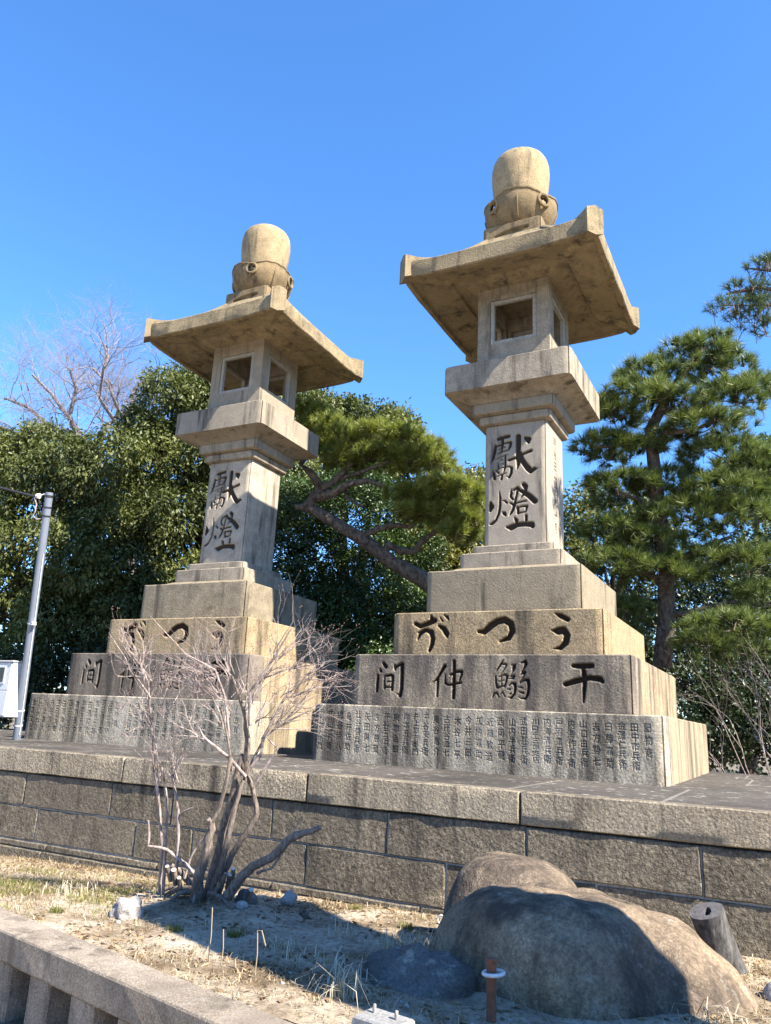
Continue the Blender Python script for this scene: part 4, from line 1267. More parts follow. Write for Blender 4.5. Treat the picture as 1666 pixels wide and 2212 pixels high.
m_.rings([[(-.125, -.085, .3), (.125, -.085, .3), (.125, .085, .3), (-.125, .085, .3)], [(-.105, -.07, zc - .008), (.105, -.07, zc - .008), (.105, .07, zc - .008), (-.105, .07, zc - .008)], [(-.097, -.062, zc), (.097, -.062, zc), (.097, .062, zc), (-.097, .062, zc)]], True, True)
m_.build('body', M_concrete, blk)
for bx in (-.055, .055):
    m_ = MB()
    m_.lathe([(.0075, zc), (.0075, zc + .03), (.005, zc + .033)], 10, c=(bx, .01))
    m_.build('bolt', M_concrete, blk, 40)
rb = MB()
rz_ = soil_z(.74, -4.40)
rb.tube([(.74 + .028 * math.cos(q), -4.40, rz_ + .03 + .028 * math.sin(q)) for q in [6.2832 * i / 20 for i in range(21)]], .007, 7, cap=False)
tag(rb.build('eye_bolt', M_zinc, None, 60), 'grey iron ring bolt on the soil left of the boulder', 'ring bolt')

# stump: a leaning cut log with a cracked dark top
M_stump = bark('charred_wood', (0.03, 0.028, 0.028), (0.13, 0.125, 0.12), (26, 26, 10), .012)
M_cut = plain('grey_cut_wood', (0.075, 0.07, 0.07), .9, 0, .5, 30, 0, .01)
st = empty('tree_stump', (2.61, -4.47, .25))
tag(st, 'grey cut tree stump with a hole in its top behind the boulder', 'stump')
ax = Vector((-.22, -.28, .9)).normalized()
u_ = ax.cross(Vector((0, 1, 0))).normalized()
v_ = ax.cross(u_)
m_ = MB()
rings = []
for h, r in ((-.1, .135), (.1, .108), (.3, .098), (.395, .102)):
    rings.append([tuple(ax * h + (u_ * math.cos(t) + v_ * math.sin(t)) * r * (1 + .14 * noise.noise(Vector((math.cos(t) * 1.5, math.sin(t) * 1.5, h * 2)))+.05*noise.noise(Vector((math.cos(t) * 6, math.sin(t) * 6, h * 2))))) for t in [-6.2832 * i / 28 for i in range(28)]])
m_.rings(rings, True, False)
m_.build('bark', M_stump, st, 40)
m_ = MB()
top = rings[-1]
hole = [tuple(ax * .395 + (u_ * (math.cos(t) * .022 - .012) + v_ * (math.sin(t) * .05 + .01)) * (1 + .4 * noise.noise(Vector((math.cos(t) * 3, math.sin(t) * 3, 0))))) for t in [-6.2832 * i / 28 for i in range(28)]]
deep = [tuple(Vector(p) - ax * .09) for p in hole]
m_.rings([top, hole, deep], False, True)
m_.build('cut_face', M_cut, st, 30)

# a small brown bird on the shadow's edge, seen from behind
M_bird = plain('brown_plumage', (0.10, 0.075, 0.05), .9, 0, .5, 120, 0, .002)
bx, by = .03, -5.10
bz = soil_z(bx, by)
def skin_body(name, pts, edges, radii, mat, parent=None, root=0):
    me = bpy.data.meshes.new(name)
    me.from_pydata(pts, edges, [])
    o = link(name, me, mat, parent)
    md = o.modifiers.new('skin', 'SKIN')
    for v, r in zip(me.skin_vertices[0].data, radii):
        v.radius = (r, r) if not hasattr(r, '__len__') else r
        v.use_root = False
    me.skin_vertices[0].data[root].use_root = True
    s_ = o.modifiers.new('sub', 'SUBSURF')
    s_.levels = s_.render_levels = 2
    md.use_smooth_shade = True
    return o
bird = empty('bird', (bx, by, bz), R(25))
tag(bird, 'small brown bird standing on the soil at the edge of the shadow', 'bird')
skin_body('body', [(0, 0, .045), (-.012, 0, .062), (-.020, 0, .082), (-.024, 0, .098), (-.036, 0, .099), (.018, 0, .036), (.042, 0, .026), (.062, 0, .02)],
          [(0, 1), (1, 2), (2, 3), (3, 4), (0, 5), (5, 6), (6, 7)], [.026, .025, .019, .0155, .003, .018, (.009, .006), (.009, .003)], M_bird, bird)
for sy in (-1, 1):
    m_ = MB()
    m_.tube([(0, sy * .011, .028), (-.002, sy * .012, .012), (.0, sy * .012, .001)], [.003, .0016, .0016], 5)
    m_.tube([(.006, sy * .012, .001), (-.012, sy * .012, .001)], .0014, 4)
    m_.build('leg', M_rust, bird)
    w_ = skin_body('wing', [(-.012, sy * .018, .062), (.006, sy * .022, .048), (.034, sy * .012, .032)], [(0, 1), (1, 2)], [(.006, .016), (.007, .017), (.003, .006)], M_bird, bird)


# ------------------------------------------------------------------ trees
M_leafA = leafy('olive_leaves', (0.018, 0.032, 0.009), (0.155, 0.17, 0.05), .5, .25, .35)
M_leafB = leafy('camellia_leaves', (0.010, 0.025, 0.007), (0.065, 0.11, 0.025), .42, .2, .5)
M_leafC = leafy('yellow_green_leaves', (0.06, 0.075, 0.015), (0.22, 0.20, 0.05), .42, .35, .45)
M_leafD = leafy('dark_green_leaves', (0.012, 0.024, 0.012), (0.045, 0.062, 0.020), .42, .15, .4)  # darkest leaf greens, for low and distant foliage
M_needle = leafy('pine_needles', (0.065, 0.095, 0.02), (0.36, 0.38, 0.085), .45, .35, .4)
M_needleR = leafy('deep_green_needles', (0.016, 0.040, 0.016), (0.25, 0.30, 0.07), .45, .25, .4)
M_needleD = leafy('blue_green_needles', (0.035, 0.07, 0.035), (0.13, 0.17, 0.06), .45, .25, .4)
M_bark = bark('dark_bark', (0.035, 0.028, 0.022), (0.12, 0.098, 0.078), (11, 11, 4))
M_pbark = bark('plated_pine_bark', (0.045, 0.033, 0.026), (0.20, 0.165, 0.135), (16, 16, 9), .03)
M_greybark = bark('grey_twigs', (0.11, 0.095, 0.10), (0.30, 0.265, 0.28), (20, 20, 6), .01)
M_bushbark = bark('bush_bark', (0.07, 0.052, 0.04), (0.27, 0.22, 0.185), (60, 60, 14), .006)
M_bushtwig = bark('bush_twigs', (0.12, 0.09, 0.075), (0.42, 0.35, 0.325), (40, 40, 12), .003)


def unit(n):
    v = RS.normal(size=(n, 3))
    return v / np.linalg.norm(v, axis=1)[:, None]


def crown_points(ells, n, inner=.55, up=.15, rough=.16, ragged=0.0, deep=.42):
    """points on the outer shells of overlapping rounded clumps, with the way out"""
    C = np.array([e[0] for e in ells], float)
    Rr = np.array([e[1] for e in ells], float)
    area = (Rr[:, 0] * Rr[:, 1] + Rr[:, 1] * Rr[:, 2] + Rr[:, 0] * Rr[:, 2])
    P, D = [], []
    tot = 0
    while tot < n:
        k = RS.choice(len(ells), size=n, p=area / area.sum())
        d = unit(n)
        d[:, 2] += up
        d /= np.linalg.norm(d, axis=1)[:, None]
        fac = 1 - np.abs(RS.normal(size=n)) * rough + .04
        if ragged: fac = 1 + RS.normal(size=n) * ragged
        p = C[k] + d * Rr[k] * np.clip(fac, inner, 1.4 if ragged else 1.08)[:, None]
        keep = np.ones(n, bool)
        for c, r in zip(C, Rr):
            q = ((p - c) / r)
            keep &= ~((q * q).sum(1) < deep)
        P.append(p[keep]); D.append(d[keep])
        tot += keep.sum()
    return np.concatenate(P)[:n], np.concatenate(D)[:n]


def leaves_mesh(name, P, D, per, L, W, spread, droop, tint_bias=0.0):
    n = len(P) * per
    c = np.repeat(P, per, 0) + RS.normal(size=(n, 3)) * spread
    d = np.repeat(D, per, 0)
    ax = unit(n) * .9 + d * .5 + np.array([0, 0, -droop])
    ax /= np.linalg.norm(ax, axis=1)[:, None]
    nr = unit(n) * .7 + d * .5 + np.array([0, 0, .7])
    nr -= ax * (nr * ax).sum(1)[:, None]
    nr /= np.linalg.norm(nr, axis=1)[:, None] + 1e-9
    sd = np.cross(ax, nr)
    l = L * RS.uniform(.65, 1.2, n)[:, None]
    w = W * RS.uniform(.7, 1.2, n)[:, None]
    V = np.zeros((n, 4, 3))
    V[:, 0] = c
    V[:, 1] = c + ax * l * .45 + sd * w + nr * w * .35
    V[:, 2] = c + ax * l
    V[:, 3] = c + ax * l * .45 - sd * w + nr * w * .35
    b = (np.arange(n) * 4)[:, None]
    F = (b[:, :, None] + np.array([[0, 2, 1], [0, 3, 2]])[None]).reshape(-1, 3)
    pn = np.array([noise.noise(Vector(p) * .9) for p in P])
    t = np.clip(np.repeat(RS.rand(len(P)) * .4 + pn * .55 + .1, per) + RS.rand(n) * .4 + tint_bias, 0, 1)
    return np_mesh(name, V.reshape(-1, 3), F, np.repeat(t, 4))


def limb(mb, a, b, r0, r1, seg=6, bend=.12, n=6):
    a, b = Vector(a), Vector(b)
    L = (b - a).length
    pts, rad = [], []
    off = Vector((random.uniform(-1, 1), random.uniform(-1, 1), random.uniform(-.2, .6))) * L * bend
    for i in range(n + 1):
        t = i / n
        p = a.lerp(b, t) + off * math.sin(math.pi * t)
        p += Vector((random.uniform(-1, 1), random.uniform(-1, 1), random.uniform(-1, 1))) * L * .012
        pts.append(p)
        rad.append(r0 + (r1 - r0) * t)
    mb.tube(pts, rad, seg, .06)


def broad_tree(label, clumps, nspray, per, L, W, mat, trunk, tr, group=None, droop=.5, spread=.09, name='evergreen_tree', cat='tree', rough=.16, barkm=None):
    """clumps: (px, py, depth, half width px, half height px, half depth m)"""
    tx, ty, td = trunk
    base = at(tx, ty, td)
    base.z = 0.0
    root = empty(name, base)
    tag(root, label, cat, group)
    ells = []
    for px, py, d, rx, ry, rz in clumps:
        c = at(px, py, d)
        ells.append((tuple(c - base), (max(pxm(rx, d), .2), max(rz, .3), max(pxm(ry, d), .2))))
    subs = []
    for c, r in ells:
        for _ in range(16):
            v = unit(1)[0]
            v[2] = v[2] * .8 + .25
            f = random.uniform(.30, .46)
            subs.append((tuple(np.array(c) + v / np.linalg.norm(v) * np.array(r) * random.uniform(.62, .88)), (r[0] * f, r[1] * f, r[2] * f * .85)))
    P, D = crown_points(subs, int(nspray * 1.35), rough=rough)
    P[:, 2] = np.maximum(P[:, 2], .05 + RS.rand(len(P)) * .3)
    o = link('crown', leaves_mesh('crown', P, D, per, L, W, spread, droop), mat, root)
    o['kind'] = 'stuff'
    m_ = MB()
    tops = sorted(ells, key=lambda e: -e[0][2])
    c = Vector(tops[0][0])
    mid = Vector((c.x * .4, c.y * .4, c.z * .55))
    limb(m_, (0, 0, -.1), mid, tr, tr * .7, 9, .05)
    limb(m_, mid, c, tr * .7, tr * .25, 7, .08)
    for e in ells:
        q = Vector(e[0])
        s_ = mid * random.uniform(.55, 1.0)
        limb(m_, s_, q, tr * .4, tr * .1, 6, .1)
        for _ in range(4):
            v = Vector(unit(1)[0])
            limb(m_, q * .85 + s_ * .15, q + Vector((v.x * e[1][0], v.y * e[1][1], abs(v.z) * e[1][2])) * .85, tr * .12, tr * .03, 4, .1, 4)
    m_.build('trunk', barkm or M_bark, root, 60)
    return root


broad_tree('broad olive-leaved evergreen at the far left, behind the pole', [(60, 1130, 17, 190, 150, 1.8), (200, 1040, 17.5, 150, 110, 1.6), (-120, 1120, 17, 160, 190, 1.7), (30, 1350, 16.5, 170, 150, 1.5), (180, 1280, 16.8, 150, 150, 1.6), (250, 1180, 17.2, 120, 130, 1.5), (120, 990, 18, 90, 60, 1.2), (-60, 1000, 18, 120, 90, 1.2)],
           8500, 9, .12, .026, M_leafA, (100, 1400, 17.2), .22, 'evergreens behind the lanterns', droop=.9)
broad_tree('tall olive evergreen whose top shows left of the left lantern head', [(400, 900, 19, 95, 80, 1.5), (450, 850, 19.5, 70, 55, 1.2), (520, 900, 19.5, 90, 100, 1.5), (600, 960, 19.5, 80, 90, 1.4), (330, 980, 18.5, 90, 80, 1.3), (430, 1010, 18.5, 120, 90, 1.5), (400, 1150, 18, 130, 130, 1.5), (600, 1080, 19, 90, 110, 1.4), (330, 1330, 17, 130, 130, 1.4), (440, 1330, 17.5, 120, 130, 1.4), (660, 890, 20, 60, 50, 1.1), (470, 820, 19.6, 40, 30, .8), (290, 930, 18.8, 50, 45, .8)],
           8500, 9, .12, .026, M_leafA, (430, 1400, 18.4), .24, 'evergreens behind the lanterns', droop=.8)
broad_tree('round-topped evergreen showing above the leaning pine between the lanterns', [(770, 910, 23, 75, 45, 1.3), (840, 940, 23, 60, 70, 1.3), (720, 950, 23, 80, 70, 1.2), (800, 1010, 22.5, 120, 80, 1.4), (690, 900, 23.5, 55, 40, 1.0)],
           2600, 9, .16, .036, M_leafA, (780, 1300, 23), .2, 'evergreens behind the lanterns', droop=.5)
broad_tree('dark glossy camellia-like tree filling the gap between the lanterns', [(640, 1150, 16, 110, 110, 1.2), (720, 1250, 15.6, 130, 120, 1.3), (650, 1320, 15.3, 120, 140, 1.2), (800, 1320, 15.8, 130, 120, 1.3), (740, 1100, 16.5, 120, 100, 1.2), (850, 1220, 16.4, 100, 110, 1.2), (870, 1380, 15.8, 100, 90, 1.1), (700, 1400, 15, 120, 90, 1.0)],
           7500, 9, .07, .021, M_leafB, (740, 1400, 15.9), .14, 'evergreens behind the lanterns', droop=.2, spread=.07)
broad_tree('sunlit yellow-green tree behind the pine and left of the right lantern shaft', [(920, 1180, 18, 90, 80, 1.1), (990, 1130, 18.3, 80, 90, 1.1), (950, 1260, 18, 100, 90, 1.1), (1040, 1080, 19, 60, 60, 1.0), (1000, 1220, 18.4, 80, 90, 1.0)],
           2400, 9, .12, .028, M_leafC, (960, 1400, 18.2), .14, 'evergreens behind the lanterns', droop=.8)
broad_tree('thin-crowned tree with gaps of sky just right of the right lantern shaft', [(1260, 1110, 17.5, 70, 50, 1.1), (1330, 1100, 18, 90, 70, 1.2), (1240, 1200, 17.5, 60, 60, 1.0), (1330, 1210, 17.8, 90, 70, 1.1), (1400, 1160, 18.5, 80, 80, 1.2)],
           950, 8, .11, .032, M_leafA, (1290, 1400, 17.8), .16, 'evergreens behind the lanterns', droop=.3, spread=.13, rough=.4)
broad_tree('dark evergreen low behind the right pine trunk', [(1340, 1320, 18.5, 90, 80, 1.2), (1480, 1330, 18.5, 120, 100, 1.4), (1620, 1360, 18, 130, 110, 1.5), (1560, 1250, 19, 120, 90, 1.4), (1700, 1250, 19, 120, 150, 1.5), (1480, 1480, 17, 140, 90, 1.3), (1650, 1500, 16.5, 150, 110, 1.4), (1380, 1440, 17.5, 90, 80, 1.1)],
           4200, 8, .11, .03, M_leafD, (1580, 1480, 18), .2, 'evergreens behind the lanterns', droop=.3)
broad_tree('distant grey-green tree top at the right edge behind the pine', [(1640, 985, 32, 55, 40, 1.5), (1700, 1000, 32, 80, 70, 1.6), (1600, 1040, 32, 60, 50, 1.5), (1660, 1080, 31, 90, 60, 1.6)],
           900, 8, .2, .04, M_needleD, (1680, 1400, 32), .2, 'evergreens behind the lanterns')
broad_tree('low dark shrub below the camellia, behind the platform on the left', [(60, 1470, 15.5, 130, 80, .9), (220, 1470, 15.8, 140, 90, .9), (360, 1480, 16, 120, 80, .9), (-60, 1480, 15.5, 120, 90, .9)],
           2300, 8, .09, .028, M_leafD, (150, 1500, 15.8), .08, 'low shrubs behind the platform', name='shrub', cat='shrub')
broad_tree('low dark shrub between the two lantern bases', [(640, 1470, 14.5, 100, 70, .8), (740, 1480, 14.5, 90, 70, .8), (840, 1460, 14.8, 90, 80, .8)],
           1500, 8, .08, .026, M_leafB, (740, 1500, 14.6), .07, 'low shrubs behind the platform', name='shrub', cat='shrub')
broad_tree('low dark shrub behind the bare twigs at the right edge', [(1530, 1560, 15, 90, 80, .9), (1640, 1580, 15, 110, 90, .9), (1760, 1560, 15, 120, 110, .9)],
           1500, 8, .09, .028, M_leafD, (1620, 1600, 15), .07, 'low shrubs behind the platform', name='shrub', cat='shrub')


# a far wood closes the view; its unseen rear is added to cut fill light
ells = []
for k in range(84):
    a = 2 * math.pi * k / 84
    d = random.uniform(36, 44)
    ells.append(((CAM.x - d * math.sin(a - 0) , CAM.y + d * math.cos(a), random.uniform(2, 5.5)), (3.4, 3.4, random.uniform(3.2, 5.0))))
P, D = crown_points(ells, 17000)
P[:, 2] = np.maximum(P[:, 2], .1)
o = link('far_wood', leaves_mesh('far_wood', P, D, 6, .42, .12, .3, .3), M_leafD)
tag(o, 'far dark wood glimpsed low between the trees, its unseen rear added to cut fill light', 'wood', kind='stuff')


# ------------------------------------------------------------------ pines
def tuft_mesh(name, P, D, per, L, wid, tip=0.0, tb=0.0):
    n = len(P) * per
    ax = np.repeat(D, per, 0)
    v = unit(n)
    v -= ax * (v * ax).sum(1)[:, None]
    v /= np.linalg.norm(v, axis=1)[:, None] + 1e-9
    th = RS.uniform(.2, 1.25, n)[:, None]
    d = ax * np.cos(th) + v * np.sin(th)
    c = np.repeat(P, per, 0) + ax * RS.uniform(-.07, .03, n)[:, None]
    l = L * RS.uniform(.7, 1.1, n)[:, None]
    sd = np.cross(d, unit(n))
    sd /= np.linalg.norm(sd, axis=1)[:, None] + 1e-9
    V = np.zeros((n, 3, 3))
    V[:, 0] = c - sd * wid
    V[:, 1] = c + sd * wid
    V[:, 2] = c + d * l + np.array([0, 0, -.012])
    F = np.arange(n * 3).reshape(-1, 3)
    t = np.repeat(RS.rand(len(P)), per) * .6 + RS.rand(n) * .25 + tb
    tt = np.stack([t * .35, t * .35, t * .8 + .35], 1)
    return np_mesh(name, V.reshape(-1, 3), F, np.clip(tt, 0, 1).ravel())


def pine(label, trunk_pts, trunk_r, branches, pads, ntuft, per, L, wid, mat, base=None, twig=.012, inner=.3, group='pines', ragged=.26):
    """trunk_pts / branches in picture points with depth; pads: (px, py, d, rx px, ry px, rz m)"""
    b0 = at(*trunk_pts[0]) if base is None else Vector(base)
    b0 = Vector((b0.x, b0.y, 0.0))
    root = empty('pine_tree', b0)
    tag(root, label, 'pine tree', group)
    m_ = MB()
    tp = [at(*p) - b0 for p in trunk_pts]
    if base is not None:
        tp = [Vector((0, 0, -.1))] + tp
        trunk_r = [trunk_r[0]] + list(trunk_r)
    m_.tube(tp, trunk_r, 12, .09)
    m_.build('trunk', M_pbark, root, 70)
    for pts, r0, r1 in branches:
        m_ = MB()
        q = [at(*p) - b0 for p in pts]
        m_.tube(q, [r0 + (r1 - r0) * i / (len(q) - 1) for i in range(len(q))], 9, .1)
        m_.build('limb', M_pbark, root, 70)
    ells = []
    for px, py, d, rx, ry, rz in pads:
        ells.append((tuple(at(px, py, d) - b0), (pxm(rx, d), rz, pxm(ry, d) * .85)))
    P, D = crown_points(ells, ntuft, inner=inner, up=.6, ragged=ragged, deep=.3)
    D = D * .6 + np.array([0, 0, .75]) + RS.normal(size=D.shape) * .4
    D /= np.linalg.norm(D, axis=1)[:, None]
    o = link('needles', tuft_mesh('needles', P, D, per, L, wid), mat, root)
    o['kind'] = 'stuff'
    # twigs that carry the tufts
    m_ = MB()
    C = np.array([e[0] for e in ells])
    for e in ells:
        for _ in range(4):
            v = Vector(unit(1)[0])
            c = Vector(e[0])
            limb(m_, c + Vector((random.uniform(-.3, .3) * e[1][0], random.uniform(-.3, .3) * e[1][1], -.3 * e[1][2])), c + Vector((v.x * e[1][0], v.y * e[1][1], v.z * e[1][2])) * .9, twig, twig * .4, 5, .12, 4)
    sel = RS.choice(len(P), min(len(P), 500), replace=False)
    for i in sel:
        p = Vector(P[i])
        m_.tube([p - Vector(D[i]) * .16 + Vector((random.uniform(-.04, .04), random.uniform(-.04, .04), -.03)), p], [.005, .003], 3, cap=False)
    m_.build('twigs', M_pbark, root, 70)['kind'] = 'stuff'
    return root


D1 = 14.4
pine('leaning pine with a long bare trunk reaching left between the two lanterns',
     [(1060, 1360, 14.8), (960, 1290, 14.6), (915, 1253, D1), (846, 1215, D1), (784, 1165, D1), (728, 1133, D1), (670, 1097, D1), (637, 1094, D1)], [.2, .18, .165, .145, .13, .115, .105, .05],
     [([(664, 1094, D1), (690, 1058, D1), (722, 1040, D1 - .1), (760, 1000, D1 - .1)], .10, .05), ([(690, 1050, D1), (672, 1022, D1), (649, 1002, D1 + .1), (690, 960, D1 + .2)], .085, .04),
      ([(675, 1078, D1), (722, 1065, D1 - .2), (749, 1046, D1 - .2), (796, 1038, D1 - .2), (846, 1058, D1 - .2), (892, 1040, D1 - .2)], .09, .03), ([(749, 1050, D1), (745, 1075, D1), (790, 1098, D1)], .04, .02),
      ([(778, 1158, D1), (819, 1142, D1 - .2), (851, 1134, D1 - .3), (886, 1138, D1 - .3), (930, 1100, D1 - .3)], .07, .035), ([(830, 1205, D1), (838, 1176, D1), (862, 1190, D1), (895, 1191, D1), (914, 1168, D1), (945, 1146, D1 - .2), (980, 1120, D1 - .2)], .09, .04),
      ([(720, 1040, D1), (780, 1020, D1 - .2), (860, 990, D1 - .2)], .05, .02)],
     [(676, 902, 14.49, 32, 24, .5), (709, 935, 14.45, 43, 27, .5), (665, 946, 14.50, 27, 21, .5), (763, 963, 14.39, 49, 25, .5), (818, 946, 14.33, 43, 22, .5), (813, 990, 14.34, 51, 20, .5), (878, 957, 14.27, 43, 25, .5), (889, 998, 14.25, 51, 20, .5), (933, 984, 14.21, 38, 25, .5), (747, 1001, 14.41, 35, 18, .5), (955, 1012, 14.18, 26, 17, .5), (714, 979, 14.45, 32, 17, .5), (889, 1077, 14.00, 35, 15, .5), (933, 1077, 13.96, 46, 21, .5), (976, 1066, 13.91, 40, 21, .5), (1015, 1077, 13.87, 32, 27, .5), (922, 1116, 13.97, 40, 16, .5), (976, 1116, 13.91, 46, 21, .5), (1015, 1127, 13.87, 32, 26, .5), (889, 1113, 14.00, 24, 14, .5), (998, 1157, 13.88, 27, 19, .5), (966, 1053, 13.92, 35, 13, .5)],
     1900, 50, .195, .006, M_needle, base=tuple(Vector((at(1200, 1400, 15.2).x, at(1200, 1400, 15.2).y, 0))))
D2 = 13.6
pine('upright pine with layered needle pads right of the right lantern',
     [(1432, 1440, D2), (1440, 1330, D2), (1438, 1220, D2), (1425, 1110, D2), (1412, 1000, D2), (1405, 930, D2), (1440, 860, D2), (1490, 790, D2), (1530, 745, D2)], [.17, .155, .14, .125, .11, .10, .08, .06, .03],
     [([(1408, 960, D2), (1440, 935, D2 - .2), (1500, 930, D2 - .3), (1560, 900, D2 - .3)], .06, .03), ([(1406, 940, D2), (1380, 950, D2), (1330, 965, D2 - .1), (1280, 965, D2 - .2)], .06, .025), ([(1425, 1100, D2), (1480, 1060, D2 + .2), (1560, 1030, D2), (1620, 1010, D2 - .2)], .06, .03),
      ([(1428, 1130, D2), (1380, 1080, D2), (1330, 1060, D2 - .2)], .05, .02), ([(1438, 1230, D2), (1500, 1190, D2 - .3), (1580, 1160, D2 - .4)], .06, .03), ([(1438, 1260, D2), (1380, 1230, D2 - .2), (1320, 1215, D2 - .3)], .05, .02),
      ([(1440, 1330, D2), (1500, 1320, D2 - .4), (1580, 1300, D2 - .5), (1650, 1310, D2 - .6)], .05, .03), ([(1440, 860, D2), (1400, 840, D2), (1350, 850, D2 - .1)], .05, .02), ([(1440, 1380, D2), (1510, 1385, D2 - .8), (1570, 1370, D2 - 1.0)], .05, .025)],
     [(1535, 745, D2, 45, 26, .45), (1490, 780, D2, 80, 38, .6), (1560, 800, D2, 70, 40, .6), (1400, 815, D2, 60, 34, .5), (1370, 865, D2 - .2, 75, 40, .6), (1440, 880, D2 - .4, 80, 36, .6), (1330, 905, D2 - .1, 50, 38, .5), (1580, 870, D2 - .2, 70, 42, .6), (1630, 850, D2, 45, 36, .5), (1520, 930, D2 - .4, 90, 34, .6), (1560, 990, D2 - .3, 80, 40, .6),
      (1300, 965, D2, 60, 26, .5), (1360, 985, D2 + .2, 70, 30, .6), (1620, 1030, D2 - .3, 80, 50, .7), (1560, 1070, D2 - .5, 90, 40, .6), (1340, 1060, D2, 80, 36, .6), (1440, 1050, D2 + .2, 70, 40, .6), (1480, 1120, D2 - .3, 90, 42, .6), (1600, 1130, D2 - .5, 90, 48, .7), (1320, 1150, D2, 60, 28, .5),
      (1400, 1180, D2 - .2, 80, 34, .6), (1330, 1225, D2 - .2, 75, 30, .6), (1420, 1245, D2 - .4, 90, 34, .6), (1520, 1220, D2 - .5, 90, 40, .6), (1620, 1230, D2 - .6, 80, 50, .6), (1570, 1355, D2 - 1.0, 85, 28, .6), (1520, 1390, D2 - 1.1, 55, 26, .4), (1640, 1385, D2 - 1.0, 60, 34, .5), (1600, 1410, D2 - 1.1, 60, 22, .4), (1340, 1390, D2 + .4, 55, 50, .5), (1360, 1330, D2 + .4, 50, 40, .5), (1660, 1300, D2 - .6, 60, 40, .5)],
     2700, 60, .215, .0055, M_needleR, ragged=.10)
pine('pine branches reaching in from beyond the right edge high against the sky',
     [(1990, 1300, 10.2), (1980, 1000, 10.2), (1960, 760, 10.2), (1930, 500, 10.2), (1900, 350, 10.2)], [.17, .15, .13, .09, .05],
     [([(1960, 800, 10.2), (1860, 700, 10), (1740, 640, 9.8), (1640, 620, 9.7), (1570, 635, 9.7)], .06, .012), ([(1945, 720, 10.2), (1800, 600, 9.9), (1680, 585, 9.7), (1615, 580, 9.7)], .05, .01), ([(1740, 640, 9.8), (1680, 680, 9.7), (1640, 705, 9.7)], .02, .008), ([(1760, 660, 9.8), (1660, 660, 9.7), (1560, 660, 9.6)], .02, .008)],
     [(1650, 575, 9.7, 40, 16, .25), (1700, 570, 9.8, 60, 22, .3), (1600, 625, 9.7, 42, 12, .22), (1660, 630, 9.7, 50, 18, .25), (1570, 662, 9.6, 40, 14, .22), (1640, 665, 9.7, 50, 18, .25), (1620, 690, 9.7, 50, 18, .25), (1655, 712, 9.7, 26, 16, .2), (1760, 640, 9.8, 50, 30, .3), (1840, 600, 9.9, 60, 40, .4), (1930, 420, 10.2, 60, 60, .5)],
     420, 44, .12, .003, M_needleD, twig=.006, ragged=0.0)
pine('dark pine crown at the far left edge behind the evergreens',
     [(-60, 1300, 24), (-50, 1100, 24), (-45, 920, 24)], [.2, .16, .05], [([(-50, 1050, 24), (-20, 980, 24)], .06, .03)],
     [(-30, 945, 24, 50, 24, .8), (-40, 985, 24, 70, 30, .9), (-50, 1040, 24, 80, 40, 1.0)], 320, 34, .22, .007, M_needleD)


# ------------------------------------------------------------------ bare trees
def grow(mb, p, d, length, r, depth, spread=.6, up=.12, seg=(6, 5, 4, 3, 3, 3), kids=(2, 3), n=4, jit=.16, tips=None, taper=.62, shrinkf=(.62, .82)):
    pts, rad = [Vector(p)], [r]
    d = Vector(d).normalized()
    q = Vector(p)
    for i in range(n):
        d = (d + Vector((random.gauss(0, jit), random.gauss(0, jit), random.gauss(0, jit) + up * .4))).normalized()
        q = q + d * (length / n)
        pts.append(q.copy())
        rad.append(r * (1 - (1 - taper) * (i + 1) / n))
    mb.tube(pts, rad, seg[min(depth, len(seg) - 1)] if depth >= 0 else 3, cap=False)
    if depth <= 0:
        if tips is not None: tips.append(q)
        return
    for k in range(random.randint(*kids)):
        i = random.randint(max(1, n // 2), n) if k else n
        v = Vector(unit(1)[0])
        nd = (d + v * spread).normalized()
        grow(mb, pts[i], nd, length * random.uniform(*shrinkf), rad[i] * random.uniform(.6, .8), depth - 1, spread, up, seg[::1], kids, max(2, n - 1) if depth < 3 else n, jit, tips, taper, shrinkf)


def bare_tree(label, base_px, limbs_px, r0, depth, d, length, group='bare winter trees'):
    b = at(*base_px, d)
    b.z = 0
    root = empty('bare_tree', b)
    tag(root, label, 'bare tree', group)
    m_ = MB()
    fork = at(*limbs_px[0][0], d) - b
    limb(m_, (0, 0, -.1), fork, r0, r0 * .8, 8, .04)
    m_.build('trunk', M_greybark, root, 60)
    m_ = MB()
    for pts in limbs_px:
        q = [at(*p, d + random.uniform(-.6, .6) * i) - b for i, p in enumerate(pts)]
        rr_ = [r0 * .55 * (1 - .6 * i / (len(q) - 1)) for i in range(len(q))]
        m_.tube(q, rr_, 6, .06)
        for i in range(1, len(q)):
            for _ in range(5 if i < len(q) - 1 else 6):
                dd = (q[i] - q[i - 1]).normalized() + Vector(unit(1)[0]) * .9 + Vector((0, 0, .1))
                grow(m_, q[i].lerp(q[i - 1], random.random() * .6), dd, length * random.uniform(.7, 1.1), rr_[i] * .36, depth, .75, .05, (3, 3, 3, 3, 4), (3, 3), 4, .2, None, .62, (.6, .85))
    m_.build('branches', M_greybark, root, 60)
    return root


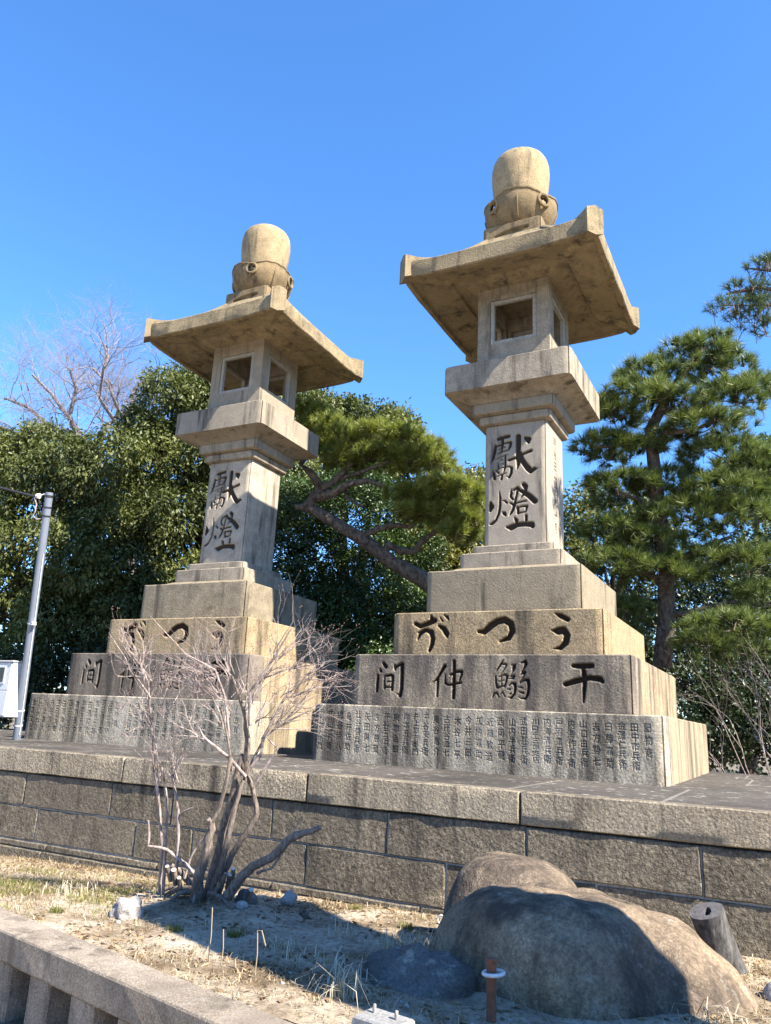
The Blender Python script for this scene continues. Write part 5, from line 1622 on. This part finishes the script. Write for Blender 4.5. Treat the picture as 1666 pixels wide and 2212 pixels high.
bare_tree('bare winter tree with a wide pinkish twig crown behind the left evergreens', (250, 1300),
          [[(190, 1000), (120, 930), (60, 880), (10, 860)], [(190, 1000), (150, 900), (165, 840), (150, 800)], [(190, 1000), (230, 920), (290, 880)], [(190, 1000), (90, 960), (20, 930), (-50, 900)], [(190, 1000), (170, 930), (110, 850), (70, 810)]], .17, 4, 25, 1.05)
bare_tree('bare winter tree whose tallest twigs rise left of the left lantern roof', (330, 1300),
          [[(300, 1000), (275, 900), (290, 840), (340, 800)], [(300, 1000), (255, 920), (215, 860), (225, 790)], [(300, 1000), (310, 930), (345, 880)], [(225, 800), (232, 770), (226, 745)], [(300, 1000), (260, 900), (235, 830), (200, 795)]], .15, 4, 24, .95)

# bare shrub with pale twigs at the right edge, beyond the platform
b = at(1700, 1700, 10.6); b.z = 0.0
sh = empty('bare_shrub', b)
tag(sh, 'leafless pale-twigged shrub behind the platform at the right edge', 'shrub')
m_ = MB()
for k in range(13):
    tgt = at(random.uniform(1520, 1760), random.uniform(1500, 1660), 10.5 + random.uniform(-.4, .4)) - b
    s_ = Vector((random.uniform(-.1, .1), random.uniform(-.1, .1), .5))
    limb(m_, s_ * .0, tgt * .6, .014, .009, 5, .06)
    grow(m_, tgt * .6, tgt * .4 + Vector(unit(1)[0]) * .05, tgt.length * .42, .008, 3, .5, .0, (3, 3, 4, 5), (2, 3), 4, .1, None, .55, (.6, .85))
m_.build('branches', M_bushtwig, sh, 60)

# ------------------------------------------------------------------ the bush in the foreground
bb = Vector((-.80, -5.19, soil_z(-.80, -5.19)))
bd = (bb - CAM).dot(_fw)
bush = empty('bare_bush', bb)
tag(bush, 'leafless many-stemmed bush with pale twigs in front of the left lantern', 'bush')
def bp_(x, y, off=0.0):          # picture point of the lower-left crop
    return at(x * .922 / 1.844, (3000 + y * .922) / 1.844, bd + off) - bb
def up_(x, y, off=0.0):
    return at(x * .922 / 1.844, (2300 + y * .922) / 1.844, bd + off) - bb
k_ = .62 * .922 / 3024.0 * bd
stems = [
    ([bp_(845, 720, 0), bp_(850, 640, -.05), bp_(850, 560, -.08), bp_(885, 440, -.1), bp_(915, 330, -.1), bp_(908, 285, -.1)], [48, 42, 40, 34, 28, 22]),
    ([bp_(915, 300, -.1), bp_(945, 250, -.1), bp_(985, 100, -.1), bp_(995, 10, -.08), up_(1000, 840, -.08), up_(990, 720, -.05), up_(955, 560, 0)], [16, 15, 13, 12, 10, 8, 5]),
    ([bp_(880, 640, .03), bp_(905, 560, .03), bp_(940, 440, .03), bp_(972, 300, .05), bp_(1010, 160, .05), bp_(1050, 10, .05), up_(1062, 850, .05), up_(1072, 700, .03), up_(1050, 560, .05), up_(1000, 420, .1)], [30, 28, 26, 26, 28, 24, 26, 20, 14, 8]),
    ([bp_(940, 620, .1), bp_(970, 510, .1), bp_(1020, 410, .12), bp_(1085, 310, .12), bp_(1112, 262, .12), bp_(1092, 150, .12), bp_(1060, 80, .1), up_(1060, 880, .1)], [26, 24, 22, 20, 19, 17, 17, 18]),
    ([bp_(900, 620, .0), bp_(960, 480, -.02), bp_(990, 350, -.02), bp_(1020, 220, .0), bp_(1050, 120, .02)], [24, 22, 20, 17, 14]),
    ([bp_(985, 620, -.1), bp_(1040, 540, -.12), bp_(1090, 490, -.15), bp_(1170, 455, -.18), bp_(1245, 375, -.2), bp_(1275, 358, -.2), bp_(1330, 342, -.22), bp_(1385, 322, -.22)], [36, 34, 30, 27, 26, 27, 20, 17]),
    ([bp_(1262, 350, -.2), bp_(1300, 280, -.2)], [6, 3]),
    ([bp_(1110, 520, -.1), bp_(1170, 500, -.12), bp_(1230, 420, -.15)], [10, 9, 6]),
    ([bp_(690, 610, .15), bp_(700, 430, .15), bp_(690, 260, .15), bp_(672, 100, .15), bp_(668, 0, .15), up_(668, 840, .15), up_(662, 700, .15), up_(650, 590, .12), up_(640, 450, .1), up_(610, 380, .08)], [13, 12, 12, 11, 11, 11, 11, 10, 7, 4]),
    ([bp_(704, 610, .1), bp_(715, 420, .1), bp_(722, 200, .1), bp_(700, 60, .1), up_(690, 880, .1), up_(672, 720, .1)], [12, 11, 10, 9, 8, 7]),
    ([bp_(760, 560, .05), bp_(768, 400, .05), bp_(770, 270, .05), bp_(762, 200, .05), bp_(745, 90, .05), up_(755, 880, .05), up_(790, 740, 0)], [13, 12, 13, 11, 8, 7, 4]),
    ([bp_(772, 270, .05), bp_(800, 250, .02), bp_(835, 235, 0)], [8, 7, 3]),
    ([bp_(840, 520, .0), bp_(790, 470, .05), bp_(720, 418, .05), bp_(640, 402, .08), bp_(646, 350, .08), bp_(640, 292, .08)], [14, 13, 11, 10, 10, 9]),
    ([bp_(800, 540, .1), bp_(820, 460, .12), bp_(855, 395, .12), bp_(910, 335, .1)], [10, 9, 8, 5]),
    ([bp_(820, 600, .15), bp_(815, 560, .15), bp_(780, 510, .15), bp_(740, 485, .15)], [22, 22, 20, 17]),
    ([bp_(900, 640, -.05), bp_(960, 560, -.08), bp_(975, 520, -.1)], [16, 16, 13]),
    ([up_(1062, 850, .05), up_(1130, 760, .05), up_(1140, 690, .05), up_(1230, 520, .05), up_(1370, 380, .1)], [15, 13, 12, 9, 3]),
    ([up_(1060, 860, .0), up_(1000, 790, -.05), up_(940, 740, -.1), up_(880, 690, -.1), up_(860, 650, -.1)], [14, 14, 12, 8, 5]),
    ([up_(1080, 640, .0), up_(1080, 500, .0), up_(1190, 340, .0), up_(1260, 220, .0)], [12, 11, 7, 2.5]),
    ([up_(990, 700, .0), up_(972, 520, .0), up_(930, 400, -.05), up_(800, 330, -.05), up_(650, 168, -.1)], [10, 9, 7, 4, 1.8]),
    ([up_(650, 520, .1), up_(590, 430, .1), up_(530, 330, .08), up_(470, 240, .05)], [8, 6, 4, 2]),
    ([up_(1130, 700, .05), up_(1210, 640, .05), up_(1330, 580, .0), up_(1380, 560, .0)], [8, 7, 4, 2]),
    ([up_(1075, 560, .0), up_(1130, 440, .1), up_(1260, 390, .15), up_(1400, 375, .15)], [10, 7, 5, 2]),
    ([up_(1062, 850, .1), up_(1170, 640, .1), up_(1240, 610, .1), up_(1350, 480, .1), up_(1520, 470, .1)], [10, 8, 6, 4, 2]),
    ([up_(1100, 900, .0), up_(1140, 830, 0), up_(1200, 740, 0), up_(1150, 690, 0)], [12, 10, 6, 4]),
]
for pts, rr_ in stems:
    m_ = MB()
    fine = []
    fr = []
    for (a, b_), (ra, rb_) in zip(zip(pts[:-1], pts[1:]), zip(rr_[:-1], rr_[1:])):
        for i in range(3):
            t = i / 3
            q = a.lerp(b_, t)
            fine.append(q + Vector((random.gauss(0, 1), random.gauss(0, 1), random.gauss(0, 1))) * ra * k_ * .12)
            fr.append((ra + (rb_ - ra) * t) * k_)
    fine.append(pts[-1]); fr.append(rr_[-1] * k_)
    m_.tube(fine, fr, 9 if rr_[0] > 15 else 6, .1)
    m_.build('stem', M_bushbark if rr_[0] > 15 else M_bushtwig, bush, 70)
# twigs spraying from the tops of the stems
starts = [(up_(640, 450, .1), (-.6, 0, .8), 5), (up_(655, 600, .12), (-.7, 0, .6), 4), (up_(610, 380, .08), (-.5, 0, .8), 4), (up_(700, 600, .1), (-.1, 0, 1), 3), (up_(650, 640, .12), (-.9, 0, .3), 3),
          (up_(1000, 420, .1), (-.5, 0, .8), 5), (up_(970, 520, 0), (-.8, 0, .5), 5), (up_(930, 420, 0), (-.7, 0, .5), 5), (up_(860, 480, 0), (-.6, 0, .7), 4), (up_(1072, 560, .03), (.2, 0, 1), 4), (up_(1130, 440, .1), (.6, 0, .6), 4),
          (up_(1230, 520, .05), (.8, 0, .35), 5), (up_(1190, 340, 0), (.4, 0, .8), 4), (up_(1260, 390, .1), (.8, 0, .4), 4), (up_(1330, 430, .1), (.9, 0, .2), 4), (up_(1260, 570, .1), (.9, 0, .2), 3), (up_(1200, 640, 0), (.7, 0, .5), 4),
          (up_(1100, 640, 0), (.5, 0, .7), 4), (up_(960, 640, -.05), (-.5, 0, .7), 3), (up_(880, 690, -.1), (-.6, 0, .6), 3), (up_(1000, 600, .05), (-.2, 0, 1), 4), (up_(760, 880, .05), (-.1, 0, 1), 3), (bp_(740, 100, .05), (.3, 0, 1), 3), (bp_(690, 120, .1), (-.3, 0, 1), 2)]
m_ = MB()
tips = []
cx = Vector((_rt.x, _rt.y, _rt.z))
for p, d, n in starts:
    for _ in range(max(3, int(n * 1.8))):
        dd = cx * d[0] + Vector((0, 0, d[2])) + Vector(unit(1)[0]) * .45
        grow(m_, p + Vector(unit(1)[0]) * .03, dd, random.uniform(.13, .29), .0042, 2, .5, .08, (3, 3, 3, 4), (2, 3), 5, .2, tips, .6, (.5, .85))
m_.build('twigs', M_bushtwig, bush, 70)['kind'] = 'stuff'
# dry seed heads at some twig ends
M_seed = plain('dry_seed_heads', (0.16, 0.09, 0.08), .9, 0, .5, 80)
V, F = [], []
for q in tips:
    if random.random() > .55: continue
    for _ in range(random.randint(1, 4)):
        c = q + Vector(unit(1)[0]) * random.uniform(.0, .03)
        r = random.uniform(.0035, .006)
        b_ = len(V)
        V += [c + Vector((r, 0, 0)), c + Vector((-r, 0, 0)), c + Vector((0, r, 0)), c + Vector((0, -r, 0)), c + Vector((0, 0, r)), c + Vector((0, 0, -r))]
        F += [(b_ + a, b_ + e, b_ + f) for a, e, f in ((0, 2, 4), (2, 1, 4), (1, 3, 4), (3, 0, 4), (2, 0, 5), (1, 2, 5), (3, 1, 5), (0, 3, 5))]
o = link('seed_heads', np_mesh('seed_heads', [tuple(v) for v in V], F), M_seed, bush)
o['kind'] = 'stuff'
# gnarled roots and cut stubs at the foot
M_pale = plain('sawn_pale_wood', (0.50, 0.46, 0.42), .9, 0, .2, 60)
for x, y, dx, r in ((760, 505, -.3, 19), (740, 490, -.6, 14), (985, 525, .3, 18), (1005, 500, .1, 15), (780, 540, -.2, 15), (960, 600, .4, 14), (1070, 590, .5, 20)):
    m_ = MB()
    p = bp_(x, y + 60, -.02)
    q = bp_(x + dx * 30, y, -.06)
    m_.tube([p, p.lerp(q, .5), q], [r * k_ * 1.25, r * k_, r * k_ * .95], 10, .1, cap=False)
    s = m_.build('cut_stub', M_bushbark, bush, 70)
    c_ = MB()
    ax_ = (q - p).normalized()
    c_.tube([q - ax_ * .004, q + ax_ * .002], [r * k_ * .93, r * k_ * .9], 10)
    c_.build('cut_face', M_pale, s, 40)
m_ = MB()
for k in range(16):
    a = random.uniform(0, 6.28)
    p = Vector((math.cos(a) * .1, math.sin(a) * .08, .06))
    L_ = random.uniform(.12, .3)
    q = p + Vector((math.cos(a) * L_, math.sin(a) * L_ * .7, -.07))
    m_.tube([p, p.lerp(q, .5) + Vector((0, 0, .03)), q], [.022, .014, .006], 6, .15)
m_.build('roots', M_bushbark, bush, 70)

# ------------------------------------------------------------------ meter pole on the left
PB = Vector((-6.26, -2.68, PLAT))
pdp = (PB - CAM).dot(_fw)
pole = empty('meter_pole', PB)
tag(pole, 'slim pale pole with a white meter box at the left edge', 'pole')
ptop = at(107, 1064, pdp) - PB
pbase = Vector((0, 0, 0))
m_ = MB()
m_.tube([pbase, ptop * .3, ptop * .31, ptop * .99, ptop], [.052, .052, .05, .05, .046], 16)
m_.build('shaft', M_pole, pole, 50)
for f, h in ((.985, .03), (.905, .02), (.94, .02), (.47, .015), (.12, .02), (.06, .02)):
    m_ = MB()
    m_.tube([ptop * f - ptop.normalized() * h / 2, ptop * f + ptop.normalized() * h / 2], .0545, 16)
    m_.build('band', M_zinc if f < .9 else M_black, pole, 50)
bxw, bxd, bxh = .42, .24, .72
bo = Vector((-.12, -.19, .60))
def bx_(x0, x1, y0, y1, z0, z1, mat, name, parent, bev=.006):
    m_ = MB()
    m_.box(bo.x + x0, bo.x + x1, bo.y + y0, bo.y + y1, bo.z + z0, bo.z + z1, bev)
    return m_.build(name, mat, parent, 30)
box = bx_(-bxw / 2, bxw / 2, -bxd / 2, bxd / 2, -bxh / 2 + .05, bxh / 2 + .05, M_white, 'meter_box', pole, .01)
bx_(-bxw / 2 + .02, bxw / 2 - .02, -bxd / 2 - .012, -bxd / 2 - .002, .04, bxh / 2 + .035, M_white, 'door', box, .004)
bx_(-bxw / 2 + .02, bxw / 2 - .02, -bxd / 2 - .012, -bxd / 2 - .002, -bxh / 2 + .07, .03, M_white, 'door', box, .004)
bx_(-.07, .10, -bxd / 2 - .022, -bxd / 2 - .0125, .12, .36, M_white, 'window_frame', box, .004)
bx_(-.045, .075, -bxd / 2 - .0245, -bxd / 2 - .0225, .145, .335, M_glass, 'window', box, .0008)
bx_(-bxw / 2 - .012, bxw / 2 + .015, -bxd / 2 - .03, bxd / 2 + .01, bxh / 2 + .052, bxh / 2 + .068, M_white, 'lid', box, .003)
ins = MB()
ins.lathe([(.02, 0), (.035, .005), (.035, .02), (.022, .025), (.036, .032), (.036, .047), (.02, .052)], 14)
pi_ = ptop * .46
i_ = ins.build('insulator', M_white, pole, 50, (pi_.x + .085, pi_.y - .04, pi_.z))
ins2 = MB()
w1 = at(83, 1072, pdp) - PB
ins2.lathe([(.02, -.026), (.036, -.02), (.036, -.006), (.022, 0), (.036, .006), (.036, .02), (.02, .026)], 14)
o = ins2.build('insulator', M_white, pole, 50, tuple(w1))
o.rotation_euler = (0, R(90), 0)
m_ = MB()
m_.tube([w1, w1.lerp(ptop, .6), ptop * .975], .008, 6)
m_.build('bracket', M_zinc, pole, 60)
m_ = MB()
loop = [at(74, 1074, pdp) - PB, at(79, 1090, pdp - .05) - PB, at(76, 1105, pdp - .05) - PB, at(70, 1116, pdp - .05) - PB, at(80, 1122, pdp - .05) - PB, at(92, 1120, pdp) - PB, at(93, 1098, pdp) - PB, at(99, 1092, pdp) - PB]
m_.tube(loop, .009, 6)
m_.build('lead_wire', M_bushtwig, pole, 80)
m_ = MB()
m_.tube([at(84, 1080, pdp) - PB, at(88, 1098, pdp) - PB, at(84, 1117, pdp) - PB], .007, 6)
m_.build('lead_wire', M_black, pole, 80)
m_ = MB()
m_.tube([ptop * f + Vector((.058, -.01, 0)) for f in (.02, .2, .4, .6, .75)], .007, 5)
m_.build('conduit', M_zinc, pole, 80)
wr = MB()
a = at(76, 1073, pdp)
b = a + Vector((-9.0, -3.6, 3.3))
n = 16
wr.tube([a.lerp(b, i / n) - Vector((0, 0, .35 * math.sin(math.pi * i / n))) for i in range(n + 1)], .016, 6)
tag(wr.build('overhead_cable', M_black, None, 80), 'black cable sloping up to the left from the pale pole', 'cable')

# ------------------------------------------------------------------ just outside the picture on the right: unseen shapes added to cast shadows
ms = MB()
prof = [(-6.45, 0.0), (-6.40, 2.29), (-6.21, 2.56), (-6.08, 2.90), (-6.07, 3.30), (-6.46, 3.74), (-6.20, 4.12), (-5.90, 4.61), (-5.74, 5.01), (-5.43, 5.48), (-6.2, 5.66), (-6.95, 5.64), (-7.12, 4.84), (-7.26, 3.9), (-7.35, 0.0)]  # added caster: outline projected back from the wanted shadow on bed and boulder
ms.rings([[(4.62, y, z) for y, z in prof], [(4.66, y * 1.0, z) for y, z in prof], [(5.05, y, z * .995) for y, z in prof]], True, True)
o = ms.build('shadow_caster', M_boulder, None, 40)
tag(o, 'unseen tall block added beyond the right edge, outline shaped to shade the bed', 'shadow caster')
for y, x, h, lab in ((-2.75, 4.3, 2.35, 'unseen post added beyond the right edge to cast shade on the platform, nearer the coping'), (-1.7, 4.5, 2.35, 'unseen post added beyond the right edge to cast shade on the platform, farther from the coping')):
    m_ = MB()  # unseen posts added for the shadow stripes across the platform
    m_.box(x - .11, x + .11, y - .11, y + .11, PLAT - .02, h, .02)
    tag(m_.build('shade_post', M_fence, None, 30), lab, 'post', 'unseen posts added for their shade')
print('objects', len(bpy.data.objects), 'tris', sum(sum(len(p.vertices) - 2 for p in me.polygons) if len(me.polygons) < 60000 else len(me.polygons) * 2 for me in bpy.data.meshes))
